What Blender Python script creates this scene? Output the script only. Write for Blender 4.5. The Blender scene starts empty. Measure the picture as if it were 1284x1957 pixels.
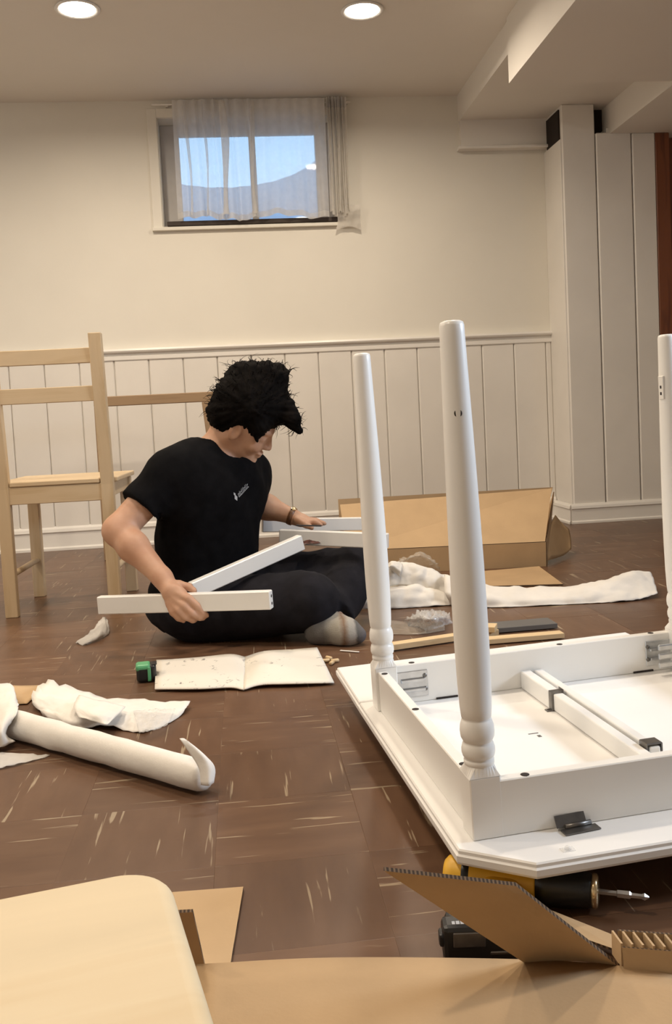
import bpy, bmesh, math, random
import numpy as np
from mathutils import Vector, Matrix, Euler, noise

S = bpy.context.scene
COL = S.collection
random.seed(7)

# ------------------------------------------------------------------ camera, sky, lights, exposure
F_PX, YAW, PITCH, ROLL, PP_Y, CAM_H = 1755.8, 0.1008, 0.0681, 0.0504, 913.6, 0.65
fw = Vector((math.sin(YAW) * math.cos(PITCH), math.cos(YAW) * math.cos(PITCH), -math.sin(PITCH)))
r0 = Vector((math.cos(YAW), -math.sin(YAW), 0))
u0 = r0.cross(fw)
rt = math.cos(ROLL) * r0 - math.sin(ROLL) * u0
up = math.sin(ROLL) * r0 + math.cos(ROLL) * u0
cd = bpy.data.cameras.new('camera')
cam = bpy.data.objects.new('camera', cd)
COL.objects.link(cam)
cd.sensor_fit = 'VERTICAL'
cd.sensor_height = 36.0
cd.lens = F_PX / 1957 * 36.0
cd.shift_y = -(978.5 - PP_Y) / 1957
cd.clip_start = 0.02
cam.matrix_world = Matrix(((rt.x, up.x, -fw.x, 0), (rt.y, up.y, -fw.y, 0), (rt.z, up.z, -fw.z, CAM_H), (0, 0, 0, 1)))
S.camera = cam

world = bpy.data.worlds.new('daylight')
S.world = world
world.use_nodes = True
world.node_tree.nodes['Background'].inputs[0].default_value = (0.33, 0.58, 0.88, 1)
world.node_tree.nodes['Background'].inputs[1].default_value = 1.75

S.view_settings.view_transform = 'Standard'
S.view_settings.look = 'None'
S.view_settings.gamma = 1
S.view_settings.use_curve_mapping = False
S.view_settings.exposure = 0.5
LAMP_POWER = 9.5
LAMP_COLOR = (1.0, 0.855, 0.68)
SIDE_LIGHT_POWER = 24.0
S.cycles.max_bounces = 8
S.cycles.use_denoising = True

# cool area light added to tint the table, in an unseen frame (added_window, in the right wall)
def area_light(name, loc, rot, size, size_y, power, color, shape='RECTANGLE'):
    ld = bpy.data.lights.new(name, 'AREA')
    ld.shape = shape
    ld.size = size
    if shape == 'RECTANGLE':
        ld.size_y = size_y
    ld.energy = power
    ld.color = color
    if shape == 'DISK':
        ld.spread = math.radians(166)
    o = bpy.data.objects.new(name, ld)
    COL.objects.link(o)
    o.location = loc
    o.rotation_euler = rot
    return o
area_light('cool_side_light', (3.42, 1.2, 1.75), (0, math.radians(74), 0), 0.6, 1.2, SIDE_LIGHT_POWER, (0.72, 0.84, 1.0)).data.spread = math.radians(96)   # cone narrowed to keep this added light off the post

# ------------------------------------------------------------------ helpers
def tag(o, label=None, cat=None, group=None, kind=None):
    if label: o['label'] = label
    if cat: o['category'] = cat
    if group: o['group'] = group
    if kind: o['kind'] = kind
    return o

def wm(o):
    m = o.matrix_basis.copy()
    if o.parent:
        m = wm(o.parent) @ o.matrix_parent_inverse @ m
    return m

def attach(o, parent, keep=False):
    """parent o; keep=True when its vertices are already in world space"""
    o.parent = parent
    if keep:
        o.matrix_parent_inverse = wm(parent).inverted()
    return o

def empty(name, loc=(0, 0, 0), rot=(0, 0, 0), label=None, cat=None, group=None):
    o = bpy.data.objects.new(name, None)
    o.empty_display_size = 0.05
    COL.objects.link(o)
    o.location = loc
    o.rotation_euler = rot
    return tag(o, label, cat, group)

def obj(name, verts, faces, mat, parent=None, keep=False, smooth=False, fmat=None):
    me = bpy.data.meshes.new(name)
    me.from_pydata([tuple(v) for v in verts], [], [tuple(f) for f in faces])
    mats = mat if isinstance(mat, (list, tuple)) else [mat]
    for m in mats:
        me.materials.append(m)
    if fmat:
        me.polygons.foreach_set('material_index', fmat)
    if smooth:
        me.polygons.foreach_set('use_smooth', [True] * len(me.polygons))
    me.update()
    o = bpy.data.objects.new(name, me)
    COL.objects.link(o)
    if parent:
        attach(o, parent, keep)
    return o

def bm_obj(name, bm, mat, parent=None, keep=False, smooth=False):
    bmesh.ops.recalc_face_normals(bm, faces=bm.faces[:])
    me = bpy.data.meshes.new(name)
    bm.to_mesh(me)
    bm.free()
    mats = mat if isinstance(mat, (list, tuple)) else [mat]
    for m in mats:
        me.materials.append(m)
    if smooth:
        me.polygons.foreach_set('use_smooth', [True] * len(me.polygons))
    o = bpy.data.objects.new(name, me)
    COL.objects.link(o)
    if parent:
        attach(o, parent, keep)
    return o

def bm_box(bm, lo, hi, bevel=0.0, mtx=None, seg=1):
    """axis box between lo and hi, optionally bevelled, then transformed"""
    r = bmesh.ops.create_cube(bm, size=1)
    vs = r['verts']
    for v in vs:
        v.co = Vector(((lo[i] + hi[i]) / 2 + v.co[i] * (hi[i] - lo[i]) for i in range(3)))
    if bevel > 0:
        es = list({e for v in vs for e in v.link_edges})
        rb = bmesh.ops.bevel(bm, geom=es, offset=bevel, segments=seg, profile=0.5, affect='EDGES')
        vs = list({v for f in rb['faces'] for v in f.verts} | {v for v in vs if v.is_valid})
    if mtx is not None:
        for v in vs:
            v.co = mtx @ v.co
    return vs

def box(name, lo, hi, mat, parent=None, bevel=0.0, seg=1, keep=False, mtx=None):
    bm = bmesh.new()
    bm_box(bm, lo, hi, bevel, mtx, seg)
    return bm_obj(name, bm, mat, parent, keep)

def beam_mtx(a, b, upv=(0, 0, 1)):
    """frame with x from a to b, z close to upv, origin at a"""
    a, b = Vector(a), Vector(b)
    x = (b - a).normalized()
    y = Vector(upv).cross(x).normalized()
    z = x.cross(y)
    return Matrix(((x.x, y.x, z.x, a.x), (x.y, y.y, z.y, a.y), (x.z, y.z, z.z, a.z), (0, 0, 0, 1)))

def beam(name, a, b, w, h, mat, parent=None, bevel=0.001, keep=False, upv=(0, 0, 1)):
    m = beam_mtx(a, b, upv)
    L = (Vector(b) - Vector(a)).length
    return box(name, (0, -w / 2, -h / 2), (L, w / 2, h / 2), mat, parent, bevel, 1, keep, m)

def lathe(name, prof, mat, parent=None, n=32, mtx=None, keep=False, smooth=True):
    """surface of revolution about z; prof = [(r, z), ...]"""
    vs, fs = [], []
    for r, z in prof:
        for k in range(n):
            t = 2 * math.pi * k / n
            vs.append(Vector((r * math.cos(t), r * math.sin(t), z)))
    for i in range(len(prof) - 1):
        for k in range(n):
            k2 = (k + 1) % n
            fs.append((i * n + k, i * n + k2, (i + 1) * n + k2, (i + 1) * n + k))
    fs.append(tuple(range(n))[::-1])
    fs.append(tuple((len(prof) - 1) * n + k for k in range(n)))
    if mtx is not None:
        vs = [mtx @ v for v in vs]
    o = obj(name, vs, fs, mat, parent, keep, smooth)
    return o

def catmull(P, t):
    """P list of Vectors, t in 0..len-1"""
    n = len(P)
    i = min(int(t), n - 2)
    f = t - i
    p1, p2 = P[i], P[i + 1]
    p0 = P[i - 1] if i > 0 else p1 * 2 - p2
    p3 = P[i + 2] if i + 2 < n else p2 * 2 - p1
    return 0.5 * ((2 * p1) + (p2 - p0) * f + (2 * p0 - 5 * p1 + 4 * p2 - p3) * f * f + (3 * p1 - p0 - 3 * p2 + p3) * f ** 3)

def patch(name, rows, nu, nv, mat, parent=None, amp=0.0, freq=20.0, thick=0.0, seed=0, keep=True, smooth=True, zmin=None, ridged=False):
    """smooth sheet through a grid of points, crumpled by noise, with thickness"""
    rows = [[Vector(p) for p in r] for r in rows]
    vs = []
    off = Vector((seed * 7.3, seed * 3.1, seed * 5.7))
    for j in range(nv + 1):
        tv = j / nv * (len(rows) - 1)
        cols = [catmull([r[c] for r in rows], tv) for c in range(len(rows[0]))]
        for i in range(nu + 1):
            vs.append(catmull(cols, i / nu * (len(cols) - 1)))
    W = nu + 1
    if amp:
        nrm = []
        for j in range(nv + 1):
            for i in range(W):
                a = vs[j * W + min(i + 1, nu)] - vs[j * W + max(i - 1, 0)]
                b = vs[min(j + 1, nv) * W + i] - vs[max(j - 1, 0) * W + i]
                n = a.cross(b)
                nrm.append(n.normalized() if n.length > 1e-9 else Vector((0, 0, 1)))
        new = []
        for v, n in zip(vs, nrm):
            p = (v + off) * freq
            if ridged:
                d = (abs(noise.noise(p)) * 2 - 0.5) + 0.5 * (abs(noise.noise(p * 2.1)) * 2 - 0.5)
            else:
                d = noise.noise(p) + 0.5 * noise.noise(p * 2.3)
            new.append(v + n * d * amp)
        vs = new
    if zmin is not None:
        vs = [Vector((v.x, v.y, max(v.z, zmin + 0.0004 * (k % 3)))) for k, v in enumerate(vs)]
    fs = [(j * W + i, j * W + i + 1, (j + 1) * W + i + 1, (j + 1) * W + i) for j in range(nv) for i in range(nu)]
    o = obj(name, vs, fs, mat, parent, keep, smooth)
    if thick:
        m = o.modifiers.new('thickness', 'SOLIDIFY')
        m.thickness = thick
        m.offset = 1
    return o

def tube(name, pts, rad, mat, parent=None, n=10, keep=True, sub=6):
    pts = [Vector(p) for p in pts]
    rad = rad if isinstance(rad, (list, tuple)) else [rad] * len(pts)
    P, Rr = [], []
    N = (len(pts) - 1) * sub
    for k in range(N + 1):
        t = k / sub
        P.append(catmull(pts, t))
        i = min(int(t), len(pts) - 2)
        Rr.append(rad[i] + (rad[i + 1] - rad[i]) * (t - i))
    vs, fs = [], []
    ref = Vector((0.3, 0.2, 0.9))
    for k, p in enumerate(P):
        d = (P[min(k + 1, N)] - P[max(k - 1, 0)]).normalized()
        x = d.cross(ref).normalized()
        y = d.cross(x)
        for q in range(n):
            t = 2 * math.pi * q / n
            vs.append(p + (x * math.cos(t) + y * math.sin(t)) * Rr[k])
    for k in range(N):
        for q in range(n):
            q2 = (q + 1) % n
            fs.append((k * n + q, k * n + q2, (k + 1) * n + q2, (k + 1) * n + q))
    fs.append(tuple(range(n))[::-1])
    fs.append(tuple(N * n + q for q in range(n)))
    return obj(name, vs, fs, mat, parent, keep, True) if name else (vs, fs)

def dup(root, loc=None, rot=None, label=None, group=None):
    r = root.copy()
    COL.objects.link(r)
    if loc is not None: r.location = loc
    if rot is not None: r.rotation_euler = rot
    if label: r['label'] = label
    if group: r['group'] = group
    for ch in list(root.children):
        c = ch.copy()
        COL.objects.link(c)
        c.parent = r
        for g in ch.children:
            d = g.copy()
            COL.objects.link(d)
            d.parent = c
    return r

# ------------------------------------------------------------------ materials
def new_mat(name):
    m = bpy.data.materials.new(name)
    m.use_nodes = True
    return m, m.node_tree.nodes, m.node_tree.links, m.node_tree.nodes['Principled BSDF']

def nd(ns, t, **kw):
    n = ns.new(t)
    for k, v in kw.items():
        setattr(n, k, v)
    return n

def ramp(ns, stops):
    r = ns.new('ShaderNodeValToRGB')
    e = r.color_ramp.elements
    while len(e) < len(stops):
        e.new(0.5)
    for i, (p, c) in enumerate(stops):
        e[i].position = p
        e[i].color = (*c, 1) if len(c) == 3 else c
    return r

def plain(name, col, rough=0.5, metal=0.0, var=0.06, scale=12.0, bump=0.0, bscale=80.0, spec=0.5):
    """plain material with a little procedural mottling and relief"""
    m, ns, ln, b = new_mat(name)
    tc = nd(ns, 'ShaderNodeTexCoord')
    no = nd(ns, 'ShaderNodeTexNoise')
    no.inputs['Scale'].default_value = scale
    no.inputs['Detail'].default_value = 4
    ln.new(tc.outputs['Object'], no.inputs['Vector'])
    lo = tuple(c * (1 - var) for c in col)
    hi = tuple(min(1, c * (1 + var)) for c in col)
    r = ramp(ns, [(0.3, lo), (0.7, hi)])
    ln.new(no.outputs['Fac'], r.inputs[0])
    ln.new(r.outputs[0], b.inputs['Base Color'])
    b.inputs['Roughness'].default_value = rough
    b.inputs['Metallic'].default_value = metal
    b.inputs['Specular IOR Level'].default_value = spec
    if bump:
        n2 = nd(ns, 'ShaderNodeTexNoise')
        n2.inputs['Scale'].default_value = bscale
        n2.inputs['Detail'].default_value = 5
        ln.new(tc.outputs['Object'], n2.inputs['Vector'])
        bp = nd(ns, 'ShaderNodeBump')
        bp.inputs['Strength'].default_value = bump
        bp.inputs['Distance'].default_value = 0.002
        ln.new(n2.outputs['Fac'], bp.inputs['Height'])
        ln.new(bp.outputs[0], b.inputs['Normal'])
    return m

def wood(name, light, dark, axis='X', rough=0.5, scale=1.0, knots=True):
    m, ns, ln, b = new_mat(name)
    tc = nd(ns, 'ShaderNodeTexCoord')
    mp = nd(ns, 'ShaderNodeMapping')
    sc = [9 * scale] * 3
    sc['XYZ'.index(axis)] = 0.9 * scale
    mp.inputs['Scale'].default_value = sc
    ln.new(tc.outputs['Object'], mp.inputs['Vector'])
    no = nd(ns, 'ShaderNodeTexNoise')
    no.inputs['Scale'].default_value = 3.0
    no.inputs['Detail'].default_value = 5
    no.inputs['Distortion'].default_value = 0.6
    ln.new(mp.outputs[0], no.inputs['Vector'])
    r = ramp(ns, [(0.3, dark), (0.48, light), (0.75, tuple(c * 0.93 for c in light))])
    ln.new(no.outputs['Fac'], r.inputs[0])
    out = r.outputs[0]
    if knots:
        vo = nd(ns, 'ShaderNodeTexVoronoi')
        vo.inputs['Scale'].default_value = 3.2
        mp2 = nd(ns, 'ShaderNodeMapping')
        s2 = [1.6] * 3
        s2['XYZ'.index(axis)] = 0.8
        mp2.inputs['Scale'].default_value = s2
        ln.new(tc.outputs['Object'], mp2.inputs['Vector'])
        ln.new(mp2.outputs[0], vo.inputs['Vector'])
        kr = ramp(ns, [(0.0, (1, 1, 1)), (0.055, (0.7, 0.7, 0.7)), (0.09, (0, 0, 0))])
        ln.new(vo.outputs['Distance'], kr.inputs[0])
        mx = nd(ns, 'ShaderNodeMix', data_type='RGBA')
        ln.new(kr.outputs[0], mx.inputs['Factor'])
        ln.new(out, mx.inputs['A'])
        mx.inputs['B'].default_value = (dark[0] * 0.55, dark[1] * 0.42, dark[2] * 0.35, 1)
        out = mx.outputs['Result']
    ln.new(out, b.inputs['Base Color'])
    b.inputs['Roughness'].default_value = rough
    bp = nd(ns, 'ShaderNodeBump')
    bp.inputs['Strength'].default_value = 0.08
    bp.inputs['Distance'].default_value = 0.001
    ln.new(no.outputs['Fac'], bp.inputs['Height'])
    ln.new(bp.outputs[0], b.inputs['Normal'])
    return m

def floor_tile_mat(name, axis):
    """dark brown vinyl tile with cream streaks running along one axis"""
    m, ns, ln, b = new_mat(name)
    ge = nd(ns, 'ShaderNodeNewGeometry')
    oi = nd(ns, 'ShaderNodeObjectInfo')
    def noise_layer(sl, sa, scale, detail, dist=0.0, off=0.0):
        mp = nd(ns, 'ShaderNodeMapping')
        s = [sa, sa, 1]
        s['XY'.index(axis)] = sl
        mp.inputs['Scale'].default_value = s
        mp.inputs['Location'].default_value = (off, off * 0.7, 0)
        ln.new(ge.outputs['Position'], mp.inputs['Vector'])
        no = nd(ns, 'ShaderNodeTexNoise', noise_dimensions='4D')
        no.inputs['Scale'].default_value = scale
        no.inputs['Detail'].default_value = detail
        no.inputs['Distortion'].default_value = dist
        ln.new(mp.outputs[0], no.inputs['Vector'])
        mu = nd(ns, 'ShaderNodeMath', operation='MULTIPLY')
        mu.inputs[1].default_value = 37.0
        ln.new(oi.outputs['Random'], mu.inputs[0])
        ln.new(mu.outputs[0], no.inputs['W'])
        return no
    body = noise_layer(1.0, 4.0, 6.0, 4)
    r1 = ramp(ns, [(0.25, (0.105, 0.052, 0.028)), (0.55, (0.135, 0.070, 0.038)), (0.8, (0.165, 0.090, 0.052))])
    ln.new(body.outputs['Fac'], r1.inputs[0])
    st = noise_layer(0.8, 15.0, 6.0, 3, 0.5, 3.3)
    r2 = ramp(ns, [(0.635, (0, 0, 0)), (0.67, (1, 1, 1))])
    ln.new(st.outputs['Fac'], r2.inputs[0])
    hz = noise_layer(1.0, 5.0, 3.5, 3, 0.4, 9.1)
    r3 = ramp(ns, [(0.58, (0, 0, 0)), (0.8, (0.35, 0.35, 0.35))])
    ln.new(hz.outputs['Fac'], r3.inputs[0])
    m1 = nd(ns, 'ShaderNodeMix', data_type='RGBA')
    ln.new(r3.outputs[0], m1.inputs['Factor'])
    ln.new(r1.outputs[0], m1.inputs['A'])
    m1.inputs['B'].default_value = (0.22, 0.125, 0.07, 1)
    m2 = nd(ns, 'ShaderNodeMix', data_type='RGBA')
    mm = nd(ns, 'ShaderNodeMath', operation='MULTIPLY')
    mm.inputs[1].default_value = 0.75
    ln.new(r2.outputs[0], mm.inputs[0])
    ln.new(mm.outputs[0], m2.inputs['Factor'])
    ln.new(m1.outputs['Result'], m2.inputs['A'])
    m2.inputs['B'].default_value = (0.42, 0.33, 0.22, 1)
    hs = nd(ns, 'ShaderNodeHueSaturation')
    mr = nd(ns, 'ShaderNodeMapRange')
    mr.inputs['To Min'].default_value = 0.84
    mr.inputs['To Max'].default_value = 1.10
    ln.new(oi.outputs['Random'], mr.inputs['Value'])
    ln.new(mr.outputs[0], hs.inputs['Value'])
    ln.new(m2.outputs['Result'], hs.inputs['Color'])
    ln.new(hs.outputs[0], b.inputs['Base Color'])
    b.inputs['Roughness'].default_value = 0.36
    b.inputs['Specular IOR Level'].default_value = 0.35
    n3 = nd(ns, 'ShaderNodeTexNoise')
    n3.inputs['Scale'].default_value = 30
    ln.new(ge.outputs['Position'], n3.inputs['Vector'])
    bp = nd(ns, 'ShaderNodeBump')
    bp.inputs['Strength'].default_value = 0.06
    bp.inputs['Distance'].default_value = 0.003
    ln.new(n3.outputs['Fac'], bp.inputs['Height'])
    ln.new(bp.outputs[0], b.inputs['Normal'])
    return m

def sheer(name, col, opacity, rough=0.9):
    m, ns, ln, b = new_mat(name)
    ns.remove(b)
    out = ns['Material Output']
    tr = nd(ns, 'ShaderNodeBsdfTransparent')
    df = nd(ns, 'ShaderNodeBsdfDiffuse')
    tl = nd(ns, 'ShaderNodeBsdfTranslucent')
    df.inputs[0].default_value = (*col, 1)
    tl.inputs[0].default_value = (*col, 1)
    m1 = nd(ns, 'ShaderNodeMixShader')
    m1.inputs[0].default_value = 0.45
    ln.new(df.outputs[0], m1.inputs[1])
    ln.new(tl.outputs[0], m1.inputs[2])
    m2 = nd(ns, 'ShaderNodeMixShader')
    tc = nd(ns, 'ShaderNodeTexCoord')
    wv = nd(ns, 'ShaderNodeTexNoise')
    wv.inputs['Scale'].default_value = 30
    ln.new(tc.outputs['Object'], wv.inputs['Vector'])
    mr = nd(ns, 'ShaderNodeMapRange')
    mr.inputs['To Min'].default_value = opacity * 0.9
    mr.inputs['To Max'].default_value = min(1, opacity * 1.1)
    ln.new(wv.outputs['Fac'], mr.inputs['Value'])
    ln.new(mr.outputs[0], m2.inputs[0])
    ln.new(tr.outputs[0], m2.inputs[1])
    ln.new(m1.outputs[0], m2.inputs[2])
    ln.new(m2.outputs[0], out.inputs['Surface'])
    return m

def film(name, col, opacity=0.35, rough=0.12):
    """clear crinkled plastic film"""
    m, ns, ln, b = new_mat(name)
    out = ns['Material Output']
    b.inputs['Base Color'].default_value = (*col, 1)
    b.inputs['Roughness'].default_value = rough
    b.inputs['Specular IOR Level'].default_value = 0.9
    tr = nd(ns, 'ShaderNodeBsdfTransparent')
    mx = nd(ns, 'ShaderNodeMixShader')
    tc = nd(ns, 'ShaderNodeTexCoord')
    no = nd(ns, 'ShaderNodeTexNoise')
    no.inputs['Scale'].default_value = 60
    ln.new(tc.outputs['Object'], no.inputs['Vector'])
    mr = nd(ns, 'ShaderNodeMapRange')
    mr.inputs['To Min'].default_value = opacity * 0.5
    mr.inputs['To Max'].default_value = min(1, opacity * 1.5)
    ln.new(no.outputs['Fac'], mr.inputs['Value'])
    ln.new(mr.outputs[0], mx.inputs[0])
    ln.new(tr.outputs[0], mx.inputs[1])
    ln.new(b.outputs[0], mx.inputs[2])
    ln.new(mx.outputs[0], out.inputs['Surface'])
    return m

def corrugated(name):
    """cut edge of corrugated cardboard: fluting seen end on"""
    m, ns, ln, b = new_mat(name)
    tc = nd(ns, 'ShaderNodeTexCoord')
    wv = nd(ns, 'ShaderNodeTexWave')
    wv.inputs['Scale'].default_value = 70
    wv.inputs['Distortion'].default_value = 1.0
    ln.new(tc.outputs['Object'], wv.inputs['Vector'])
    r = ramp(ns, [(0.35, (0.05, 0.028, 0.014)), (0.8, (0.19, 0.115, 0.058))])
    ln.new(wv.outputs['Fac'], r.inputs[0])
    ln.new(r.outputs[0], b.inputs['Base Color'])
    b.inputs['Roughness'].default_value = 0.9
    return m

def emit(name, col, strength):
    m, ns, ln, b = new_mat(name)
    b.inputs['Base Color'].default_value = (0.9, 0.9, 0.9, 1)
    b.inputs['Emission Color'].default_value = (*col, 1)
    b.inputs['Emission Strength'].default_value = strength
    return m

M = {}
M['wall'] = plain('cream wall paint', (0.79, 0.755, 0.675), 0.6, var=0.02, scale=3, bump=0.08, bscale=120)
M['ceiling'] = plain('flat ceiling paint', (0.80, 0.76, 0.70), 0.9, var=0.02, scale=2)
M['trim'] = plain('white trim paint', (0.83, 0.80, 0.75), 0.35, var=0.02, scale=5)
M['panel'] = plain('white panelling paint', (0.80, 0.765, 0.71), 0.4, var=0.03, scale=4, bump=0.05, bscale=60)
M['gap_shade'] = plain('dark gap shade', (0.02, 0.012, 0.008), 0.9)  # near-black colour puts in the shade inside the openings
M['brown_wood'] = wood('dark stained door wood', (0.20, 0.060, 0.018), (0.12, 0.032, 0.010), 'Z', 0.45, knots=False)
M['sill_dark'] = plain('dark brown sash bar', (0.035, 0.02, 0.013), 0.6)
M['tile_x'] = floor_tile_mat('brown vinyl tile streaked one way', 'X')
M['tile_y'] = floor_tile_mat('brown vinyl tile streaked the other way', 'Y')
M['grout'] = plain('tile joint', (0.10, 0.055, 0.032), 0.6)
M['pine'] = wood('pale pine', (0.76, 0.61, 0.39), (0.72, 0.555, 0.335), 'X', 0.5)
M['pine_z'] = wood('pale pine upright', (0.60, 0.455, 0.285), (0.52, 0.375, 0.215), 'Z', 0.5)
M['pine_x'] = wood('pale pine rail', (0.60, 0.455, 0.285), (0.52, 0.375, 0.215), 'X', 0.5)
M['pine_shaded'] = wood('pine frame darkened for shade', (0.33, 0.22, 0.125), (0.26, 0.165, 0.09), 'X', 0.5, knots=False)  # pine with the shade behind the person put into its colour
M['batten'] = wood('raw softwood batten', (0.72, 0.53, 0.30), (0.60, 0.40, 0.20), 'X', 0.6, 2.0, knots=False)
M['white'] = plain('white furniture lacquer', (0.84, 0.82, 0.78), 0.32, var=0.015, scale=6)
M['white_under'] = plain('white board face', (0.84, 0.82, 0.79), 0.42, var=0.015, scale=6)
M['card'] = plain('brown cardboard', (0.46, 0.31, 0.17), 0.85, var=0.06, scale=9, bump=0.15, bscale=200, spec=0.2)
M['card_in'] = plain('pale cardboard face', (0.52, 0.36, 0.205), 0.85, var=0.05, scale=9, bump=0.1, bscale=200, spec=0.2)
M['card_edge'] = corrugated('cardboard cut edge')
M['zinc'] = plain('zinc plated steel', (0.55, 0.56, 0.57), 0.3, 0.9, var=0.15, scale=40)
M['steel_dark'] = plain('dark steel', (0.18, 0.17, 0.16), 0.35, 0.85, var=0.2, scale=50)
M['hole'] = plain('drilled hole', (0.03, 0.022, 0.018), 0.9)
M['paper'] = plain('white wrapping paper', (0.78, 0.74, 0.68), 0.8, var=0.05, scale=14, bump=0.3, bscale=90, spec=0.2)
M['foam'] = sheer('thin packing foam', (0.84, 0.81, 0.77), 0.95)
M['film'] = film('clear film', (0.85, 0.84, 0.82), 0.3, 0.12)
M['film2'] = film('clear bag', (0.7, 0.62, 0.52), 0.25, 0.15)
M['green'] = plain('green plastic', (0.10, 0.36, 0.16), 0.4)
M['black'] = plain('black plastic', (0.012, 0.012, 0.012), 0.35, bump=0.1, bscale=150)
M['yellow'] = plain('yellow tool plastic', (0.75, 0.42, 0.03), 0.4)
M['grey_board'] = plain('dark grey board', (0.13, 0.12, 0.11), 0.7)
M['shirt'] = plain('black cotton', (0.0042, 0.004, 0.0045), 0.95, var=0.3, scale=30, bump=0.2, bscale=300, spec=0.1)
M['trousers'] = plain('charcoal knit', (0.0125, 0.0115, 0.0145), 0.95, var=0.25, scale=25, bump=0.25, bscale=260, spec=0.2)
M['hair'] = plain('dark hair', (0.004, 0.003, 0.0025), 0.8, var=0.5, scale=40, bump=0.3, bscale=90, spec=0.06)
M['print'] = plain('white shirt print', (0.42, 0.42, 0.42), 0.8)
M['lamp'] = emit('lit lamp lens', (1.0, 0.9, 0.74), 14.0)
M['ring'] = plain('lamp trim', (0.85, 0.84, 0.82), 0.4)
M['sheer'] = sheer('sheer curtain', (0.92, 0.91, 0.90), 0.60)
M['hem'] = sheer('curtain hem', (0.86, 0.83, 0.78), 0.8)
M['window_frame'] = plain('grey window frame', (0.55, 0.52, 0.49), 0.5)
M['well'] = plain('galvanised well wall', (0.62, 0.60, 0.66), 0.7, 0.0, var=0.1, scale=3)
M['bracelet'] = plain('brown watch strap', (0.16, 0.07, 0.03), 0.4, var=0.4, scale=120)
M['gold'] = plain('pale gold watch case', (0.75, 0.58, 0.34), 0.25, 0.9)
M['bag'] = plain('dark red brown fastener bag', (0.10, 0.035, 0.025), 0.3, var=0.7, scale=90)
M['blue_black'] = plain('dark strip', (0.03, 0.03, 0.035), 0.4)

def glass_mat():
    m, ns, ln, b = new_mat('window glass')
    out = ns['Material Output']
    tr = nd(ns, 'ShaderNodeBsdfTransparent')
    gl = nd(ns, 'ShaderNodeBsdfGlossy')
    gl.inputs['Roughness'].default_value = 0.02
    fr = nd(ns, 'ShaderNodeFresnel')
    fr.inputs['IOR'].default_value = 1.45
    mx = nd(ns, 'ShaderNodeMixShader')
    ln.new(fr.outputs[0], mx.inputs[0])
    ln.new(tr.outputs[0], mx.inputs[1])
    ln.new(gl.outputs[0], mx.inputs[2])
    ln.new(mx.outputs[0], out.inputs['Surface'])
    return m
M['glass'] = glass_mat()

def skin_mat():
    m, ns, ln, b = new_mat('skin')
    tc = nd(ns, 'ShaderNodeTexCoord')
    no = nd(ns, 'ShaderNodeTexNoise')
    no.inputs['Scale'].default_value = 18
    no.inputs['Detail'].default_value = 5
    ln.new(tc.outputs['Object'], no.inputs['Vector'])
    r = ramp(ns, [(0.3, (0.46, 0.245, 0.15)), (0.7, (0.56, 0.33, 0.215))])
    ln.new(no.outputs['Fac'], r.inputs[0])
    ln.new(r.outputs[0], b.inputs['Base Color'])
    b.inputs['Roughness'].default_value = 0.5
    b.inputs['Subsurface Weight'].default_value = 0.12
    b.inputs['Subsurface Radius'].default_value = (0.01, 0.004, 0.002)
    return m
M['skin'] = skin_mat()

def sock_mat():
    m, ns, ln, b = new_mat('striped knit sock')
    tc = nd(ns, 'ShaderNodeTexCoord')
    sx = nd(ns, 'ShaderNodeSeparateXYZ')
    ln.new(tc.outputs['Object'], sx.inputs[0])
    no = nd(ns, 'ShaderNodeTexNoise')
    no.inputs['Scale'].default_value = 60
    ln.new(tc.outputs['Object'], no.inputs['Vector'])
    mr = nd(ns, 'ShaderNodeMapRange')
    mr.inputs['From Min'].default_value = 0.195
    mr.inputs['From Max'].default_value = 0.315
    ln.new(sx.outputs[0], mr.inputs['Value'])
    ad = nd(ns, 'ShaderNodeMath', operation='MULTIPLY_ADD')
    ad.inputs[1].default_value = 0.08
    ln.new(no.outputs['Fac'], ad.inputs[0])
    ln.new(mr.outputs[0], ad.inputs[2])
    r = ramp(ns, [(0.08, (0.12, 0.11, 0.10)), (0.30, (0.30, 0.28, 0.24)), (0.45, (0.36, 0.33, 0.28)), (0.55, (0.22, 0.14, 0.09)),
                  (0.68, (0.38, 0.35, 0.30)), (0.80, (0.36, 0.33, 0.29)), (0.86, (0.11, 0.105, 0.10)), (1.0, (0.13, 0.12, 0.12))])
    ln.new(ad.outputs[0], r.inputs[0])
    ln.new(r.outputs[0], b.inputs['Base Color'])
    b.inputs['Roughness'].default_value = 0.95
    bp = nd(ns, 'ShaderNodeBump')
    bp.inputs['Strength'].default_value = 0.4
    bp.inputs['Distance'].default_value = 0.002
    n2 = nd(ns, 'ShaderNodeTexNoise')
    n2.inputs['Scale'].default_value = 300
    ln.new(tc.outputs['Object'], n2.inputs['Vector'])
    ln.new(n2.outputs['Fac'], bp.inputs['Height'])
    ln.new(bp.outputs[0], b.inputs['Normal'])
    return m
M['sock'] = sock_mat()

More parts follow.
